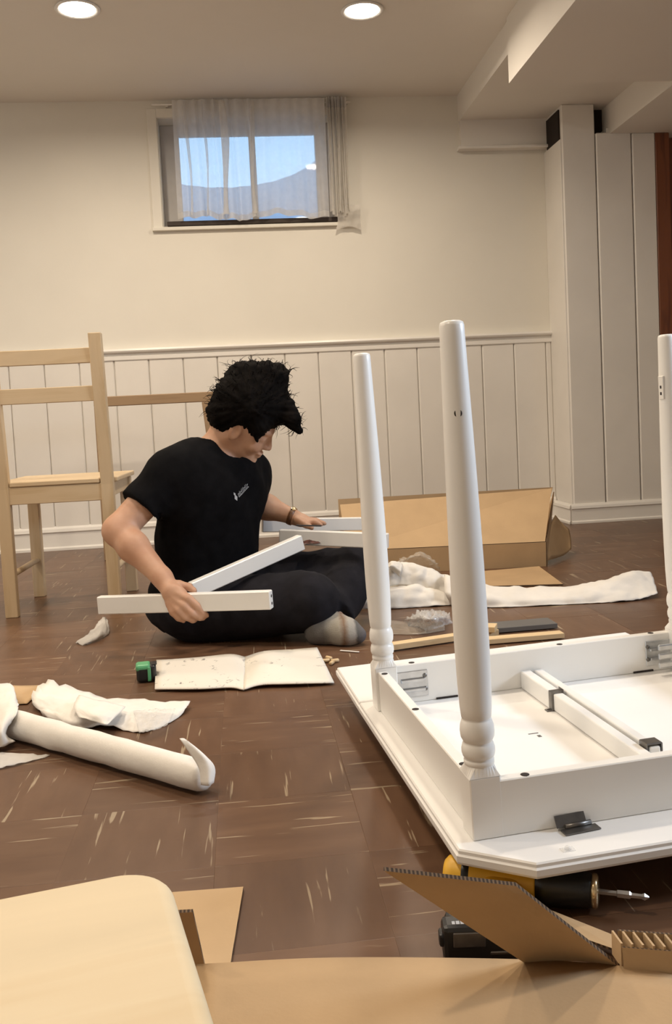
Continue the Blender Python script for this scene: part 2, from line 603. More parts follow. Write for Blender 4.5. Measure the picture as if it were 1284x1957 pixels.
def booklet_mat():
    m, ns, ln, b = new_mat('printed instruction page')
    tc = nd(ns, 'ShaderNodeTexCoord')
    vo = nd(ns, 'ShaderNodeTexNoise')
    vo.inputs['Scale'].default_value = 46
    vo.inputs['Detail'].default_value = 3
    vo.inputs['Distortion'].default_value = 1.2
    ln.new(tc.outputs['Object'], vo.inputs['Vector'])
    n2 = nd(ns, 'ShaderNodeTexNoise')
    n2.inputs['Scale'].default_value = 11
    ln.new(tc.outputs['Object'], n2.inputs['Vector'])
    r1 = ramp(ns, [(0.60, (0, 0, 0)), (0.66, (1, 1, 1))])
    ln.new(vo.outputs['Fac'], r1.inputs[0])
    r2 = ramp(ns, [(0.5, (0, 0, 0)), (0.62, (1, 1, 1))])
    ln.new(n2.outputs['Fac'], r2.inputs[0])
    mu = nd(ns, 'ShaderNodeMath', operation='MULTIPLY')
    ln.new(r1.outputs[0], mu.inputs[0])
    ln.new(r2.outputs[0], mu.inputs[1])
    mx = nd(ns, 'ShaderNodeMix', data_type='RGBA')
    ln.new(mu.outputs[0], mx.inputs['Factor'])
    mx.inputs['A'].default_value = (0.76, 0.71, 0.62, 1)
    mx.inputs['B'].default_value = (0.22, 0.20, 0.18, 1)
    ln.new(mx.outputs['Result'], b.inputs['Base Color'])
    b.inputs['Roughness'].default_value = 0.7
    return m
M['page'] = booklet_mat()

# ------------------------------------------------------------------ the room
WB, CEIL = 5.065, 2.363
XL, XR, YF = -2.6, 3.4, -1.4
def boxes(name, lst, mat, kind='structure', bevel=0.0):
    bm = bmesh.new()
    for lo, hi in lst:
        bm_box(bm, lo, hi, bevel)
    o = bm_obj(name, bm, mat)
    if kind: o['kind'] = kind
    return o

WX0, WX1, WZ0, WZ1 = -0.345, 0.585, 1.70, 2.268
wall_back = boxes('wall_back', [((XL - .1, WB, 0), (XR + .1, WB + .18, WZ0)), ((XL - .1, WB, WZ1), (XR + .1, WB + .18, CEIL + .1)),
                                ((XL - .1, WB, WZ0), (WX0, WB + .18, WZ1)), ((WX1, WB, WZ0), (XR + .1, WB + .18, WZ1))], M['wall'])
wall_left = boxes('wall_left', [((XL - .1, YF, 0), (XL, WB, CEIL))], M['wall'])
wall_front = boxes('wall_front', [((XL - .1, YF - .1, 0), (XR + .1, YF, CEIL))], M['wall'])
wall_right = boxes('wall_right', [((XR, YF, 0), (XR + .1, WB, 1.40)), ((XR, YF, 2.06), (XR + .1, WB, CEIL)), ((XR, YF, 1.40), (XR + .1, .6, 2.06)), ((XR, 1.8, 1.40), (XR + .1, WB, 2.06))], M['wall'])
ceiling = boxes('ceiling', [((XL - .1, YF - .1, CEIL), (XR + .1, WB, CEIL + .1))], M['ceiling'])

# dropped soffits round the duct run
soffit = boxes('ceiling_soffit', [((1.272, YF, 2.08), (XR, 4.08, CEIL)), ((1.285, 4.08, 2.222), (2.036, WB, CEIL)), ((2.036, 4.08, 2.067), (XR, WB, CEIL)),
                                  ((1.288, WB - .035, 2.078), (1.80, WB, 2.222))], M['ceiling'])
ledge = boxes('trim_3', [((1.268, WB - .06, 2.062), (1.80, WB, 2.078))], M['trim'], bevel=0.003)

# boxed-in post and the panelled return wall with the dark gaps at its top
wall_return = boxes('wall_return', [((1.776, 4.812, 0), (1.955, WB, 2.222)), ((1.955, 4.83, 0), (2.285, 4.95, 2.075)), ((2.024, 4.82, 2.06), (2.3, 4.95, 2.10))], M['panel'])
for lo, hi in (((1.772, 4.80, 0.02), (1.953, 4.813, 2.222)), ((1.958, 4.80, 0.02), (2.152, 4.831, 2.072)), ((2.157, 4.80, 0.02), (2.285, 4.831, 2.068))):
    box('panel', lo, hi, M['panel'], wall_return, 0.006)
box('panel', (1.764, 4.808, 0.02), (1.777, WB, 2.045), M['panel'], wall_return, 0.002)
boxes('gap_shade_block', [((1.955, 4.90, 2.07), (2.036, 4.95, 2.222)), ((1.768, 4.835, 2.045), (1.7765, WB - .04, 2.205))], M['gap_shade'])  # solid dark blocks stand in for the shaded openings

# door to the right of the return wall
door = boxes('door_1', [((2.285, 4.90, 0), (XR, 4.96, 2.067))], M['brown_wood'])
door['kind'] = 'structure'
box('door_jamb', (2.2855, 4.80, 0), (2.365, 4.90, 2.067), M['brown_wood'], door, 0.004)
box('door_panel', (2.45, 4.885, 0.25), (2.9, 4.902, 1.9), M['brown_wood'], door, 0.008)

# wainscot boards under the chair rail
GR = 0.1835
k0 = int((XL - 0.448) / GR) - 1
for k in range(k0, 8):
    a = max(0.448 + k * GR, XL)
    b = min(0.448 + (k + 1) * GR, 1.7655)
    if b - a < 0.02: continue
    box('panel', (a + 0.0015, WB - 0.013 - 0.0012 * ((k * 7) % 3 == 0), 0.05), (b - 0.0015, WB + 0.001, 1.01), M['panel'], wall_back, 0.0055)

def profile_run(name, prof, x0, x1, yb, mat, kind='structure', parent=None):
    """moulding along X; prof = [(depth out of the wall, z)] closed against the wall"""
    n = len(prof)
    vs = [(x0, yb - d, z) for d, z in prof] + [(x1, yb - d, z) for d, z in prof]
    fs = [(i, (i + 1) % n, n + (i + 1) % n, n + i) for i in range(n)] + [tuple(range(n))[::-1], tuple(range(n, 2 * n))]
    o = obj(name, vs, fs, mat, parent)
    if kind and not parent: o['kind'] = kind
    return o
profile_run('trim_1', [(0, 1.000), (0.018, 1.000), (0.020, 1.004), (0.020, 1.022), (0.014, 1.028), (0.014, 1.034), (0.034, 1.042), (0.038, 1.050), (0.034, 1.060), (0, 1.063)], XL, 1.80, WB, M['trim'])
BASE = [(0, 0), (0.032, 0), (0.032, 0.012), (0.022, 0.020), (0.020, 0.092), (0.028, 0.100), (0.024, 0.116), (0.012, 0.128), (0, 0.130)]
profile_run('baseboard_back', BASE, XL, 1.76, WB, M['trim'])
BASE2 = [(d * 0.8, z * 0.82) for d, z in BASE]
bb = profile_run('baseboard_right', BASE2, 1.752, 2.285, 4.80, M['trim'])
n = len(BASE2)   # the short side of the post
vs = [(1.762 - d, 4.80 - d, z) for d, z in BASE2] + [(1.762 - d, WB, z) for d, z in BASE2]
obj('baseboard_left', vs, [(i, n + i, n + (i + 1) % n, (i + 1) % n) for i in range(n)] + [tuple(range(n)), tuple(range(n, 2 * n))[::-1]], M['trim'])['kind'] = 'structure'

# ------------------------------------------------------------------ floor of 9 inch vinyl tiles
floor = boxes('floor', [((XL - .1, YF - .1, -0.1), (XR + .1, WB + .1, -0.0022))], M['grout'])
T = 0.2286
def project(p):
    d = Vector(p) - Vector((0, 0, CAM_H))
    z = d.dot(fw)
    if z < 0.05: return None
    return 642 + F_PX * d.dot(rt) / z, PP_Y - F_PX * d.dot(up) / z
def tile_mesh(name, mat):
    h, c = T / 2 - 0.00005, 0.0006
    vs = [(-h, -h, -.0026), (h, -h, -.0026), (h, h, -.0026), (-h, h, -.0026), (-h, -h, -.00018), (h, -h, -.00018), (h, h, -.00018), (-h, h, -.00018),
          (-h + c, -h + c, 0), (h - c, -h + c, 0), (h - c, h - c, 0), (-h + c, h - c, 0)]
    fs = [(0, 1, 5, 4), (1, 2, 6, 5), (2, 3, 7, 6), (3, 0, 4, 7), (4, 5, 9, 8), (5, 6, 10, 9), (6, 7, 11, 10), (7, 4, 8, 11), (8, 9, 10, 11)]
    me = bpy.data.meshes.new(name)
    me.from_pydata(vs, [], fs)
    me.materials.append(mat)
    return me
TM = [tile_mesh('tile_a', M['tile_x']), tile_mesh('tile_b', M['tile_y'])]
cells = []
for i in range(-13, 16):
    for j in range(-11, 18):
        x, y = 0.155 + (i + .5) * T, 1.09 + (j + .5) * T
        if x < XL - T / 2 or x > XR + T / 2 or y < YF - T / 2 or y > WB + T / 2: continue
        p = project((x, y, 0))
        seen = p is not None and -120 < p[0] < 1400 and p[1] < 2250
        cells.append((0 if seen else 1, y, x, i, j))
cells.sort()
rest_v, rest_f, rest_m = [], [], []
rr = random.Random(3)
for q, (hid, y, x, i, j) in enumerate(cells):
    par = (i + j) % 2
    dz = rr.uniform(-0.0003, 0.0)
    if q < 290 and not hid:
        o = bpy.data.objects.new('tile', TM[par])
        COL.objects.link(o)
        o.location = (x, y, dz)
        o.parent = floor
    else:
        b0 = len(rest_v)
        me = TM[par]
        rest_v += [(v.co.x + x, v.co.y + y, v.co.z + dz) for v in me.vertices]
        rest_f += [tuple(b0 + k for k in p.vertices) for p in me.polygons]
        rest_m += [par] * len(me.polygons)
obj('tile_field', rest_v, rest_f, [M['tile_x'], M['tile_y']], floor, fmat=rest_m)['kind'] = 'stuff'

# ------------------------------------------------------------------ the small window over the wainscot
GY = WB + 0.135
w1 = boxes('window_1', [((WX0, GY - .02, WZ0), (WX0 + .10, GY + .03, WZ1)), ((WX1 - .085, GY - .02, WZ0), (WX1, GY + .03, WZ1)),
                        ((WX0 + .10, GY - .02, WZ1 - .055), (WX1 - .085, GY + .03, WZ1)), ((WX0 + .10, GY - .02, WZ0), (WX1 - .085, GY + .03, WZ0 + .05))], M['window_frame'], bevel=0.003)
box('mullion', (0.135, GY - .026, WZ0 + .05), (0.170, GY + .02, WZ1 - .055), M['window_frame'], w1, 0.003)
box('pane', (WX0 + .09, GY + .004, WZ0 + .04), (0.15, GY + .009, WZ1 - .05), M['glass'], w1)
box('pane', (0.15, GY - .010, WZ0 + .04), (WX1 - .08, GY - .005, WZ1 - .05), M['glass'], w1)
box('sash_bar', (WX0 + .02, WB - .018, WZ0 + .002), (WX1 + .035, WB + .02, WZ0 + .026), M['sill_dark'], w1, 0.002)
box('sill', (WX0, WB - .002, WZ0 - .012), (WX1, GY - .02, WZ0 + .004), M['window_frame'], w1, 0.002)
# casing boards
tr2 = boxes('trim_2', [((WX0 - .055, WB - .012, WZ0 - .02), (WX0 - .004, WB, WZ1 + .05)), ((WX1 + .004, WB - .012, WZ0 - .02), (WX1 + .06, WB, WZ1 + .05)),
                       ((WX0 - .004, WB - .012, WZ1 + .002), (WX1 + .004, WB, WZ1 + .05)), ((WX0 - .06, WB - .026, WZ0 - .022), (WX1 + .115, WB, WZ0 - .004))], M['wall'], bevel=0.002)
# galvanised window well outside
vs, fs = [], []
for k in range(41):
    t = math.pi * k / 40
    rr_ = 0.86 + 0.012 * math.sin(k * 1.9)
    for z in (1.35, 2.155):
        vs.append((0.0 - 0.56 * math.cos(t), WB + .17 + rr_ * math.sin(t), z))
for k in range(40):
    fs.append((2 * k, 2 * k + 2, 2 * k + 3, 2 * k + 1))
well = obj('window_well', vs, fs, M['well'], smooth=True)
well.modifiers.new('thickness', 'SOLIDIFY').thickness = 0.01
well['kind'] = 'structure'
boxes('window_well_floor', [((-.8, WB + .18, 1.3), (1.0, WB + 1.0, 1.38))], M['well'])

# unseen window frame in the right wall, added to hold the cool side light
w2 = boxes('added_window', [((XR - .01, .55, 1.35), (XR + .1, .62, 2.08)), ((XR - .01, 1.78, 1.35), (XR + .1, 1.85, 2.08)), ((XR - .01, .6, 1.35), (XR + .1, 1.8, 1.42)), ((XR - .01, .6, 2.02), (XR + .1, 1.8, 2.08))], M['trim'])

# ------------------------------------------------------------------ recessed lamps
DL = [(-0.565, 3.966, 2.360), (0.617, 3.996, 2.360), (-0.58, 2.35, 2.36), (0.63, 2.35, 2.36), (-0.58, 0.65, 2.36), (-1.85, 3.3, 2.36), (-1.85, 1.7, 2.36)]
LAB = {0: 'round recessed ceiling lamp lit warm, above left of the window', 1: 'round recessed ceiling lamp lit warm, near the bright soffit face'}
for i, p in enumerate(DL):
    e = empty('downlight', (p[0], p[1], CEIL), label=LAB.get(i, 'recessed ceiling lamp further back in the room, out of frame'), cat='ceiling lamp', group='recessed ceiling lamps')
    lathe('trim_ring', [(0.074, 0.001), (0.088, 0.001), (0.092, -0.003), (0.089, -0.007), (0.078, -0.006), (0.073, -0.002)], M['ring'], e, 40)
    lathe('lens', [(0.0735, -0.0005), (0.073, -0.0035), (0.055, -0.0065), (0.02, -0.0075)], M['lamp'], e, 40)
    l = area_light('lamp_light', (0, 0, -0.012), (0, 0, 0), 0.13, 0.13, LAMP_POWER, LAMP_COLOR, 'DISK')
    l.parent = e

# ------------------------------------------------------------------ the upturned white drop-leaf table
TA = math.radians(4.5)
table = empty('drop_leaf_table', (0.2965, 1.1790, 0), (0, math.radians(-1.3), TA),
              'white drop-leaf table lying upside down with its turned legs in the air', 'table')
LU, LV, Z0, ZA = 0.627, 0.557, 0.080, 0.157      # leg spacing, board face height, apron top
def extrude_poly(name, poly, z0, z1, mat, parent, inset=0.006, edge=0.010):
    """flat board with a rounded-over, moulded edge"""
    n = len(poly)
    c = Vector((sum(p[0] for p in poly) / n, sum(p[1] for p in poly) / n))
    def ring(d, z):
        out = []
        for i in range(n):
            a, b, d0 = Vector(poly[i - 1]), Vector(poly[i]), Vector(poly[(i + 1) % n])
            e1, e2 = (b - a).normalized(), (d0 - b).normalized()
            n1, n2 = Vector((-e1.y, e1.x)), Vector((-e2.y, e2.x))
            m = (n1 + n2) / (1 + n1.dot(n2))
            q = b + m * d
            out.append((q.x, q.y, z))
        return out
    lv = [(inset, z0), (0.001, z0 + 0.003), (0, z0 + 0.006), (0, z1 - 0.008), (0.003, z1 - 0.006), (0.003, z1 - 0.002), (0.005, z1)]
    vs = []
    for d, z in lv: vs += ring(d, z)
    fs = [(k * n + i, k * n + (i + 1) % n, (k + 1) * n + (i + 1) % n, (k + 1) * n + i) for k in range(len(lv) - 1) for i in range(n)]
    fs += [tuple(range(n))[::-1], tuple((len(lv) - 1) * n + i for i in range(n))]
    return obj(name, vs, fs, mat, parent)
UE = 0.672
extrude_poly('tabletop', [(-0.050, -0.036), (0.032, -0.104), (0.588, -0.104), (UE, -0.036), (UE, 0.607), (-0.046, 0.607)], Z0 - 0.022, Z0, M['white_under'], table)
extrude_poly('leaf', [(-0.046, 0.609), (UE, 0.609), (UE, 0.874), (-0.042, 0.874)], Z0 - 0.022, Z0, M['white_under'], table)
def apron(lo, hi):
    return box('apron', lo, hi, M['white'], table, 0.0015)
a_far = apron((0.02, LV + 0.006, Z0), (LU - .02, LV + 0.024, ZA))
a_near = apron((0.018, -0.0212, Z0), (LU - .018, -0.0035, ZA))
a_left = apron((-0.016, 0.02, Z0), (0.002, LV - .02, ZA))
a_right = apron((LU, 0.02, Z0), (LU + .018, LV - .02, ZA))
def screw_hole(parent, x, y, z, r=0.006):
    lathe('screw_hole', [(r, z - 0.002), (r, z + 0.0004), (r * 0.6, z + 0.0004)], M['hole'], parent, 16, Matrix.Translation((x, y, 0)))
for p, q in ((a_far, ((.06, LV + .015), (.21, LV + .015), (.37, LV + .015), (.57, LV + .015))), (a_near, ((.058, -.014), (.31, -.014), (.50, -.014))),
             (a_left, ((-.007, .05), (-.007, .30), (-.007, .52))), (a_right, ((LU + .009, .10), (LU + .009, .40)))):
    for x, y in q: screw_hole(p, x, y, ZA)
# dark slots at the foot of the far apron
for x in (0.125, 0.545):
    box('slot', (x - .022, LV + .0045, Z0 + .0003), (x + .022, LV + .0065, Z0 + .004), M['hole'], a_far)

HB = 0.0215
LEG_PROF = [(0.018, 0.094), (0.0205, 0.098), (0.0205, 0.103), (0.0185, 0.105), (0.0212, 0.108), (0.0225, 0.113), (0.0225, 0.119), (0.0208, 0.125), (0.0192, 0.1275),
            (0.0200, 0.129), (0.0225, 0.134), (0.0232, 0.142), (0.0225, 0.150), (0.0202, 0.157), (0.0190, 0.159), (0.0202, 0.161), (0.0214, 0.175), (0.0226, 0.21), (0.0232, 0.26),
            (0.0232, 0.31), (0.0226, 0.37), (0.0214, 0.44), (0.0200, 0.51), (0.0186, 0.57), (0.0172, 0.63), (0.0164, 0.668), (0.0162, 0.678), (0.0150, 0.6825), (0.0110, 0.6845)]
def leg_mesh():
    bm = bmesh.new()
    bm_box(bm, (-HB, -HB, 0.0), (HB, HB, 0.084), 0.0015)
    # chamfered shoulder from square to round
    sq = [(-HB, -HB), (HB, -HB), (HB, HB), (-HB, HB)]
    lo, hi = [], []
    N = 32
    for k in range(N):
        t = 2 * math.pi * k / N
        c, s = math.cos(t), math.sin(t)
        m = HB / max(abs(c), abs(s)) * 0.995
        lo.append(bm.verts.new((c * m, s * m, 0.0835)))
        hi.append(bm.verts.new((c * 0.0195, s * 0.0195, 0.0965)))
    for k in range(N):
        bm.faces.new((lo[k], lo[(k + 1) % N], hi[(k + 1) % N], hi[k]))
    prev = None
    for r, z in LEG_PROF:
        ring = [bm.verts.new((r * math.cos(2 * math.pi * k / 40), r * math.sin(2 * math.pi * k / 40), z)) for k in range(40)]
        if prev:
            for k in range(40):
                f = bm.faces.new((prev[k], prev[(k + 1) % 40], ring[(k + 1) % 40], ring[k]))
                f.smooth = True
        prev = ring
    bm.faces.new(prev)
    return bm
leg0 = bm_obj('leg', leg_mesh(), M['white'], table)
legs = [leg0]
for (u, v) in ((0, 0), (0, LV), (LU, LV), (LU, 0)):
    o = leg0 if (u, v) == (0, 0) else leg0.copy()
    if o is not leg0:
        COL.objects.link(o)
        legs.append(o)
    o.location = (u, v, Z0)
# bolt hole near the foot of the nearest leg, on the side facing the room
ang = math.radians(-104)
mt = Matrix.Rotation(ang, 4, 'Z') @ Matrix.Translation((0.0178, 0, 0.565)) @ Matrix.Rotation(math.radians(88), 4, 'Y')
lathe('bolt_hole', [(0.0052, -0.003), (0.0052, 0.0006), (0.003, 0.0006)], M['hole'], leg0, 20, mt)
# mortise plate with two holes on the right-hand far leg
ang = math.radians(-163)
mt = Matrix.Rotation(ang, 4, 'Z')
pl = box('mortise_plate', (0.0150, -0.0065, 0.555), (0.0215, 0.0065, 0.602), M['trim'], legs[2], 0.001, mtx=mt)
for z in (0.567, 0.580):
    box('plate_hole', (0.0212, -0.002, z - .003), (0.0219, 0.002, z + .003), M['hole'], legs[2], 0.0006, mtx=mt)

# corner plates of zinc with two dark screws each
def corner_plate(x0, x1, first):
    bm = bmesh.new()
    y = LV + 0.006
    bm_box(bm, (x0, y - 0.002, Z0 + .012), (x1, y, ZA - .014), 0.0008)
    for z in (Z0 + .026, Z0 + .045):
        bm_box(bm, (x0 + .008, y - 0.006, z - .004), (x1 - .006, y - .001, z + .004), 0.002, seg=2)
    o = bm_obj('corner_plate', bm, M['zinc'], table)
    sx = x1 - .006 if first else x0 + .004
    for z in (Z0 + .026, Z0 + .052):
        mt = Matrix.Translation((sx, y - .0018, z)) @ Matrix.Rotation(math.radians(90), 4, 'X')
        lathe('screw', [(0.0042, -0.001), (0.0042, 0.0016), (0.002, 0.0028)], M['steel_dark'], o, 14, mt)
    return o
corner_plate(0.025, 0.088, True)
cp = corner_plate(0.552, 0.606, False)
# corrugated brace from the right plate to the leg
bm = bmesh.new()
for k in range(3):
    bm_box(bm, (0.562, LV - .03, Z0 + .014 + k * .018), (0.628, LV - .024, Z0 + .027 + k * .018), 0.003, Matrix.Translation((0, 0, 0)), 2)
bm_obj('corner_brace', bm, M['zinc'], table)

# leaf slides between the aprons
def slide(lo, hi): return box('slide_rail', lo, hi, M['white'], table, 0.0025, 2)
slide((0.279, 0.425, Z0 + .001), (0.300, LV + .005, Z0 + .036))
slide((0.283, -0.003, Z0 + .001), (0.302, 0.412, Z0 + .033))
slide((0.308, 0.11, Z0 + .001), (0.325, LV + .005, Z0 + .035))
slide((0.308, -0.003, Z0 + .001), (0.325, 0.085, Z0 + .03))
# steel clips holding the slides
bm = bmesh.new()
bm_box(bm, (0.270, 0.412, Z0), (0.290, 0.425, Z0 + .002), 0.0005)
bm_box(bm, (0.301, 0.408, Z0 + .001), (0.3025, 0.428, Z0 + .04), 0.0004)
bm_box(bm, (0.279, 0.411, Z0 + .001), (0.303, 0.4235, Z0 + .037), 0.0006)
c1 = bm_obj('slide_clip', bm, M['steel_dark'], table)
bm = bmesh.new()
bm_box(bm, (0.303, 0.112, Z0 + .037), (0.330, 0.136, Z0 + .040), 0.0012)
bm_box(bm, (0.303, 0.112, Z0 + .022), (0.3055, 0.136, Z0 + .039), 0.0008)
bm_box(bm, (0.3275, 0.112, Z0 + .022), (0.330, 0.136, Z0 + .039), 0.0008)
bm_obj('slide_clip', bm, M['steel_dark'], table)
screw_hole(c1, 0.275, 0.4185, Z0 + .002, 0.0028)
# open hinge for the near leaf
bm = bmesh.new()
m1 = Matrix.Translation((0.118, -0.030, Z0)) @ Matrix.Rotation(math.radians(4), 4, 'Z')
bm_box(bm, (-.022, -.016, .0008), (.030, .000, .0024), 0.0004, m1)
m2 = m1 @ Matrix.Translation((0, 0.001, 0.004)) @ Matrix.Rotation(math.radians(62), 4, 'X')
bm_box(bm, (-.026, .000, -.0008), (.018, .016, .0008), 0.0004, m2)
hg = bm_obj('leaf_hinge', bm, M['steel_dark'], table)
mt = m1 @ Matrix.Translation((-0.014, 0.001, 0.0045)) @ Matrix.Rotation(math.radians(90), 4, 'Y')
lathe('hinge_pin', [(0.001, 0), (0.0035, 0.0005), (0.0035, 0.038), (0.001, 0.0385)], M['steel_dark'], hg, 14, mt)
# pencil-like mark on the board
box('scuff_mark', (0.195, 0.318, Z0), (0.213, 0.321, Z0 + .0004), M['grey_board'], table)
box('scuff_mark', (0.206, 0.300, Z0), (0.212, 0.309, Z0 + .0004), M['grey_board'], table)

# the carton the table top rests on
ct = empty('cardboard_carton', (0.62, 1.55, 0), (0, 0, TA), 'flat brown carton lying under the upturned white table', 'carton')
bm = bmesh.new()
bm_box(bm, (-.27, -.20, 0.0), (.27, .34, .0545), 0.003)
bm_obj('body', bm, M['card'], ct)
box('tape', (-.271, .05, .0535), (.271, .10, .0549), M['paper'], ct)

# clear bumper on the near edge of the board
bump = empty('plastic_bumper', (0.385, 1.105, 0.0815), (0, 0, 0.1), 'small clear plastic bumper on the near edge of the upturned table', 'bumper')
bm = bmesh.new()
bm_box(bm, (-.009, -.006, 0), (.009, .006, .0015), 0.0006)
bm_obj('base', bm, M['film'], bump)
lathe('dome', [(0.0045, 0.0012), (0.0042, 0.004), (0.002, 0.0055)], M['film'], bump, 16)

# ------------------------------------------------------------------ pine chair seen from behind
chair = empty('pine_chair', (-0.652, 3.285, 0), (0, 0, math.radians(-2)), 'unfinished pine slat-back chair seen from behind, left of the seated person', 'chair')
CW = 0.40
for s in (-1, 1):
    x = s * (CW / 2 - .021)
    prof = [(0.0, 0.0), (0.0, 0.45), (-0.012, 0.62), (-0.05, 0.972)]
    vs = []
    for dy, z in prof:
        vs += [(x - .0215, dy - .015, z), (x + .0215, dy - .015, z), (x + .0215, dy + .017, z), (x - .0215, dy + .017, z)]
    fs = [(4 * k + q, 4 * k + (q + 1) % 4, 4 * k + 4 + (q + 1) % 4, 4 * k + 4 + q) for k in range(3) for q in range(4)] + [(3, 2, 1, 0), (12, 13, 14, 15)]
    o = obj('back_post', vs, fs, M['pine_z'], chair)
    bv = o.modifiers.new('soft edge', 'BEVEL')
    bv.width = 0.002
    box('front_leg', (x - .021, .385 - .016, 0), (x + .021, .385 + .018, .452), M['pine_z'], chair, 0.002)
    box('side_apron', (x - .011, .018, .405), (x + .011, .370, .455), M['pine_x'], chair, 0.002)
    mt = Matrix.Translation((x, .014, .145)) @ Matrix.Rotation(math.radians(-90), 4, 'X')
    lathe('stretcher', [(.004, 0), (.011, .002), (.011, .355), (.004, .357)], M['pine_x'], chair, 16, mt)
def slat(name, z0, z1, y, th=.016):
    vs = []
    for k in range(13):
        t = k / 12
        x = -CW / 2 + .04 + t * (CW - .08)
        b = 0.006 * math.sin(math.pi * t)
        vs += [(x, y - th / 2 + b, z0), (x, y + th / 2 + b, z0), (x, y + th / 2 + b, z1), (x, y - th / 2 + b, z1)]
    fs = [(4 * k + q, 4 * k + (q + 1) % 4, 4 * k + 4 + (q + 1) % 4, 4 * k + 4 + q) for k in range(12) for q in range(4)] + [(3, 2, 1, 0), (48, 49, 50, 51)]
    o = obj(name, vs, fs, M['pine_x'], chair)
    bv = o.modifiers.new('soft edge', 'BEVEL'); bv.width = 0.002
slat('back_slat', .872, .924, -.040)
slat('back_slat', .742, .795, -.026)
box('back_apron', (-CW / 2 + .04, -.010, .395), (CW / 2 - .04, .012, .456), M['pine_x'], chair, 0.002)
box('front_apron', (-CW / 2 + .04, .375, .405), (CW / 2 - .04, .395, .452), M['pine_x'], chair, 0.002)
bm = bmesh.new()
bm_box(bm, (-CW / 2 + .045, -.014, .4565), (CW / 2 - .045, .02, .474), 0.003)
bm_box(bm, (-CW / 2 - .012, .019, .4565), (CW / 2 + .012, .412, .474), 0.004, seg=2)
bm_obj('seat', bm, M['pine_x'], chair)

# pine frame standing behind, against the wainscot
fr = empty('wooden_stand', (-0.41, 4.55, 0), (0, 0, 0), 'shade-darkened pine stand with a thin top bar, behind the seated person', 'stand')
beam('top_bar', (-.285, 0, .772), (.33, 0, .772), .03, .048, M['pine_shaded'], fr, 0.003)
beam('post', (-.262, 0, 0), (-.262, 0, .75), .045, .03, M['pine_shaded'], fr, 0.003, upv=(0, 1, 0))
beam('post', (.315, 0, 0), (.258, 0, .75), .055, .03, M['pine_shaded'], fr, 0.003, upv=(0, 1, 0))

# ------------------------------------------------------------------ near-left pine stool
st = empty('pine_stool', (-0.196, 0.2950, 0), (0, 0, math.radians(12.5)), 'pale pine stool with a rounded seat corner in the near left foreground', 'stool')
def rounded_slab(name, hx, hy, z0, z1, r, ro, mat, parent):
    pts = []
    for cx, cy, a0 in ((hx - r, hy - r, 0), (-hx + r, hy - r, 90), (-hx + r, -hy + r, 180), (hx - r, -hy + r, 270)):
        for k in range(11):
            a = math.radians(a0 + 9 * k)
            pts.append((cx, cy, math.cos(a), math.sin(a)))
    lv = [(r - .003, z0), (r, z0 + .003), (r, z1 - ro)] + [(r - ro * (1 - math.cos(math.radians(a))), z1 - ro + ro * math.sin(math.radians(a))) for a in (18, 36, 54, 72, 90)]
    n = len(pts)
    vs = [(cx + c * q, cy + s * q, z) for q, z in lv for cx, cy, c, s in pts]
    fs = [(k * n + i, k * n + (i + 1) % n, (k + 1) * n + (i + 1) % n, (k + 1) * n + i) for k in range(len(lv) - 1) for i in range(n)]
    o = obj(name, vs, fs, mat, parent, smooth=True)
    f2 = bmesh.new(); f2.from_mesh(o.data); f2.verts.ensure_lookup_table()
    f2.faces.new([f2.verts[i] for i in range(n)][::-1]); f2.faces.new([f2.verts[(len(lv) - 1) * n + i] for i in range(n)])
    f2.to_mesh(o.data); f2.free()
    return o
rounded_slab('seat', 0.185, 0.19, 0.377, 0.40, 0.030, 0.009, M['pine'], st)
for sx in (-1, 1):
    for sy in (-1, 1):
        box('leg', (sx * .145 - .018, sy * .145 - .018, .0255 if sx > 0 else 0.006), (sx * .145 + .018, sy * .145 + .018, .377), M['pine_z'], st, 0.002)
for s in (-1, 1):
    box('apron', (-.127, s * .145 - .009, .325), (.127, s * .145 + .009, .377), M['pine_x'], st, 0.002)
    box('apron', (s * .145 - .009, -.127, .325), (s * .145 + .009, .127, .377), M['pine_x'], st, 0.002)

# ------------------------------------------------------------------ cardboard in the foreground
def panel_quad(name, q, th, parent, mat=None, nu=1, nv=1, bend=0.0, keep=True):
    """a cut cardboard panel: q = 4 corners in order, extruded by th along its normal; cut edges show fluting"""
    q = [Vector(p) for p in q]
    n = (q[1] - q[0]).cross(q[3] - q[0]).normalized()
    top, bot = [], []
    for j in range(nv + 1):
        for i in range(nu + 1):
            u, v = i / nu, j / nv
            p = q[0] * (1 - u) * (1 - v) + q[1] * u * (1 - v) + q[2] * u * v + q[3] * (1 - u) * v
            p = p + n * bend * math.sin(math.pi * u) * math.sin(math.pi * (v * .5 + .5))
            top.append(p + n * th / 2); bot.append(p - n * th / 2)
    W = nu + 1; N = len(top)
    vs = top + bot
    fs, fm = [], []
    for j in range(nv):
        for i in range(nu):
            a = j * W + i
            fs.append((a, a + 1, a + W + 1, a + W)); fm.append(0)
            fs.append((N + a, N + a + W, N + a + W + 1, N + a + 1)); fm.append(0)
    rim = [i for i in range(W)] + [j * W + nu for j in range(1, nv + 1)] + [nv * W + i for i in range(nu - 1, -1, -1)] + [j * W for j in range(nv - 1, 0, -1)]
    for k in range(len(rim)):
        a, b = rim[k], rim[(k + 1) % len(rim)]
        fs.append((a, N + a, N + b, b)); fm.append(1)
    return obj(name, vs, fs, [mat or M['card'], M['card_edge']], parent, keep, fmat=fm)

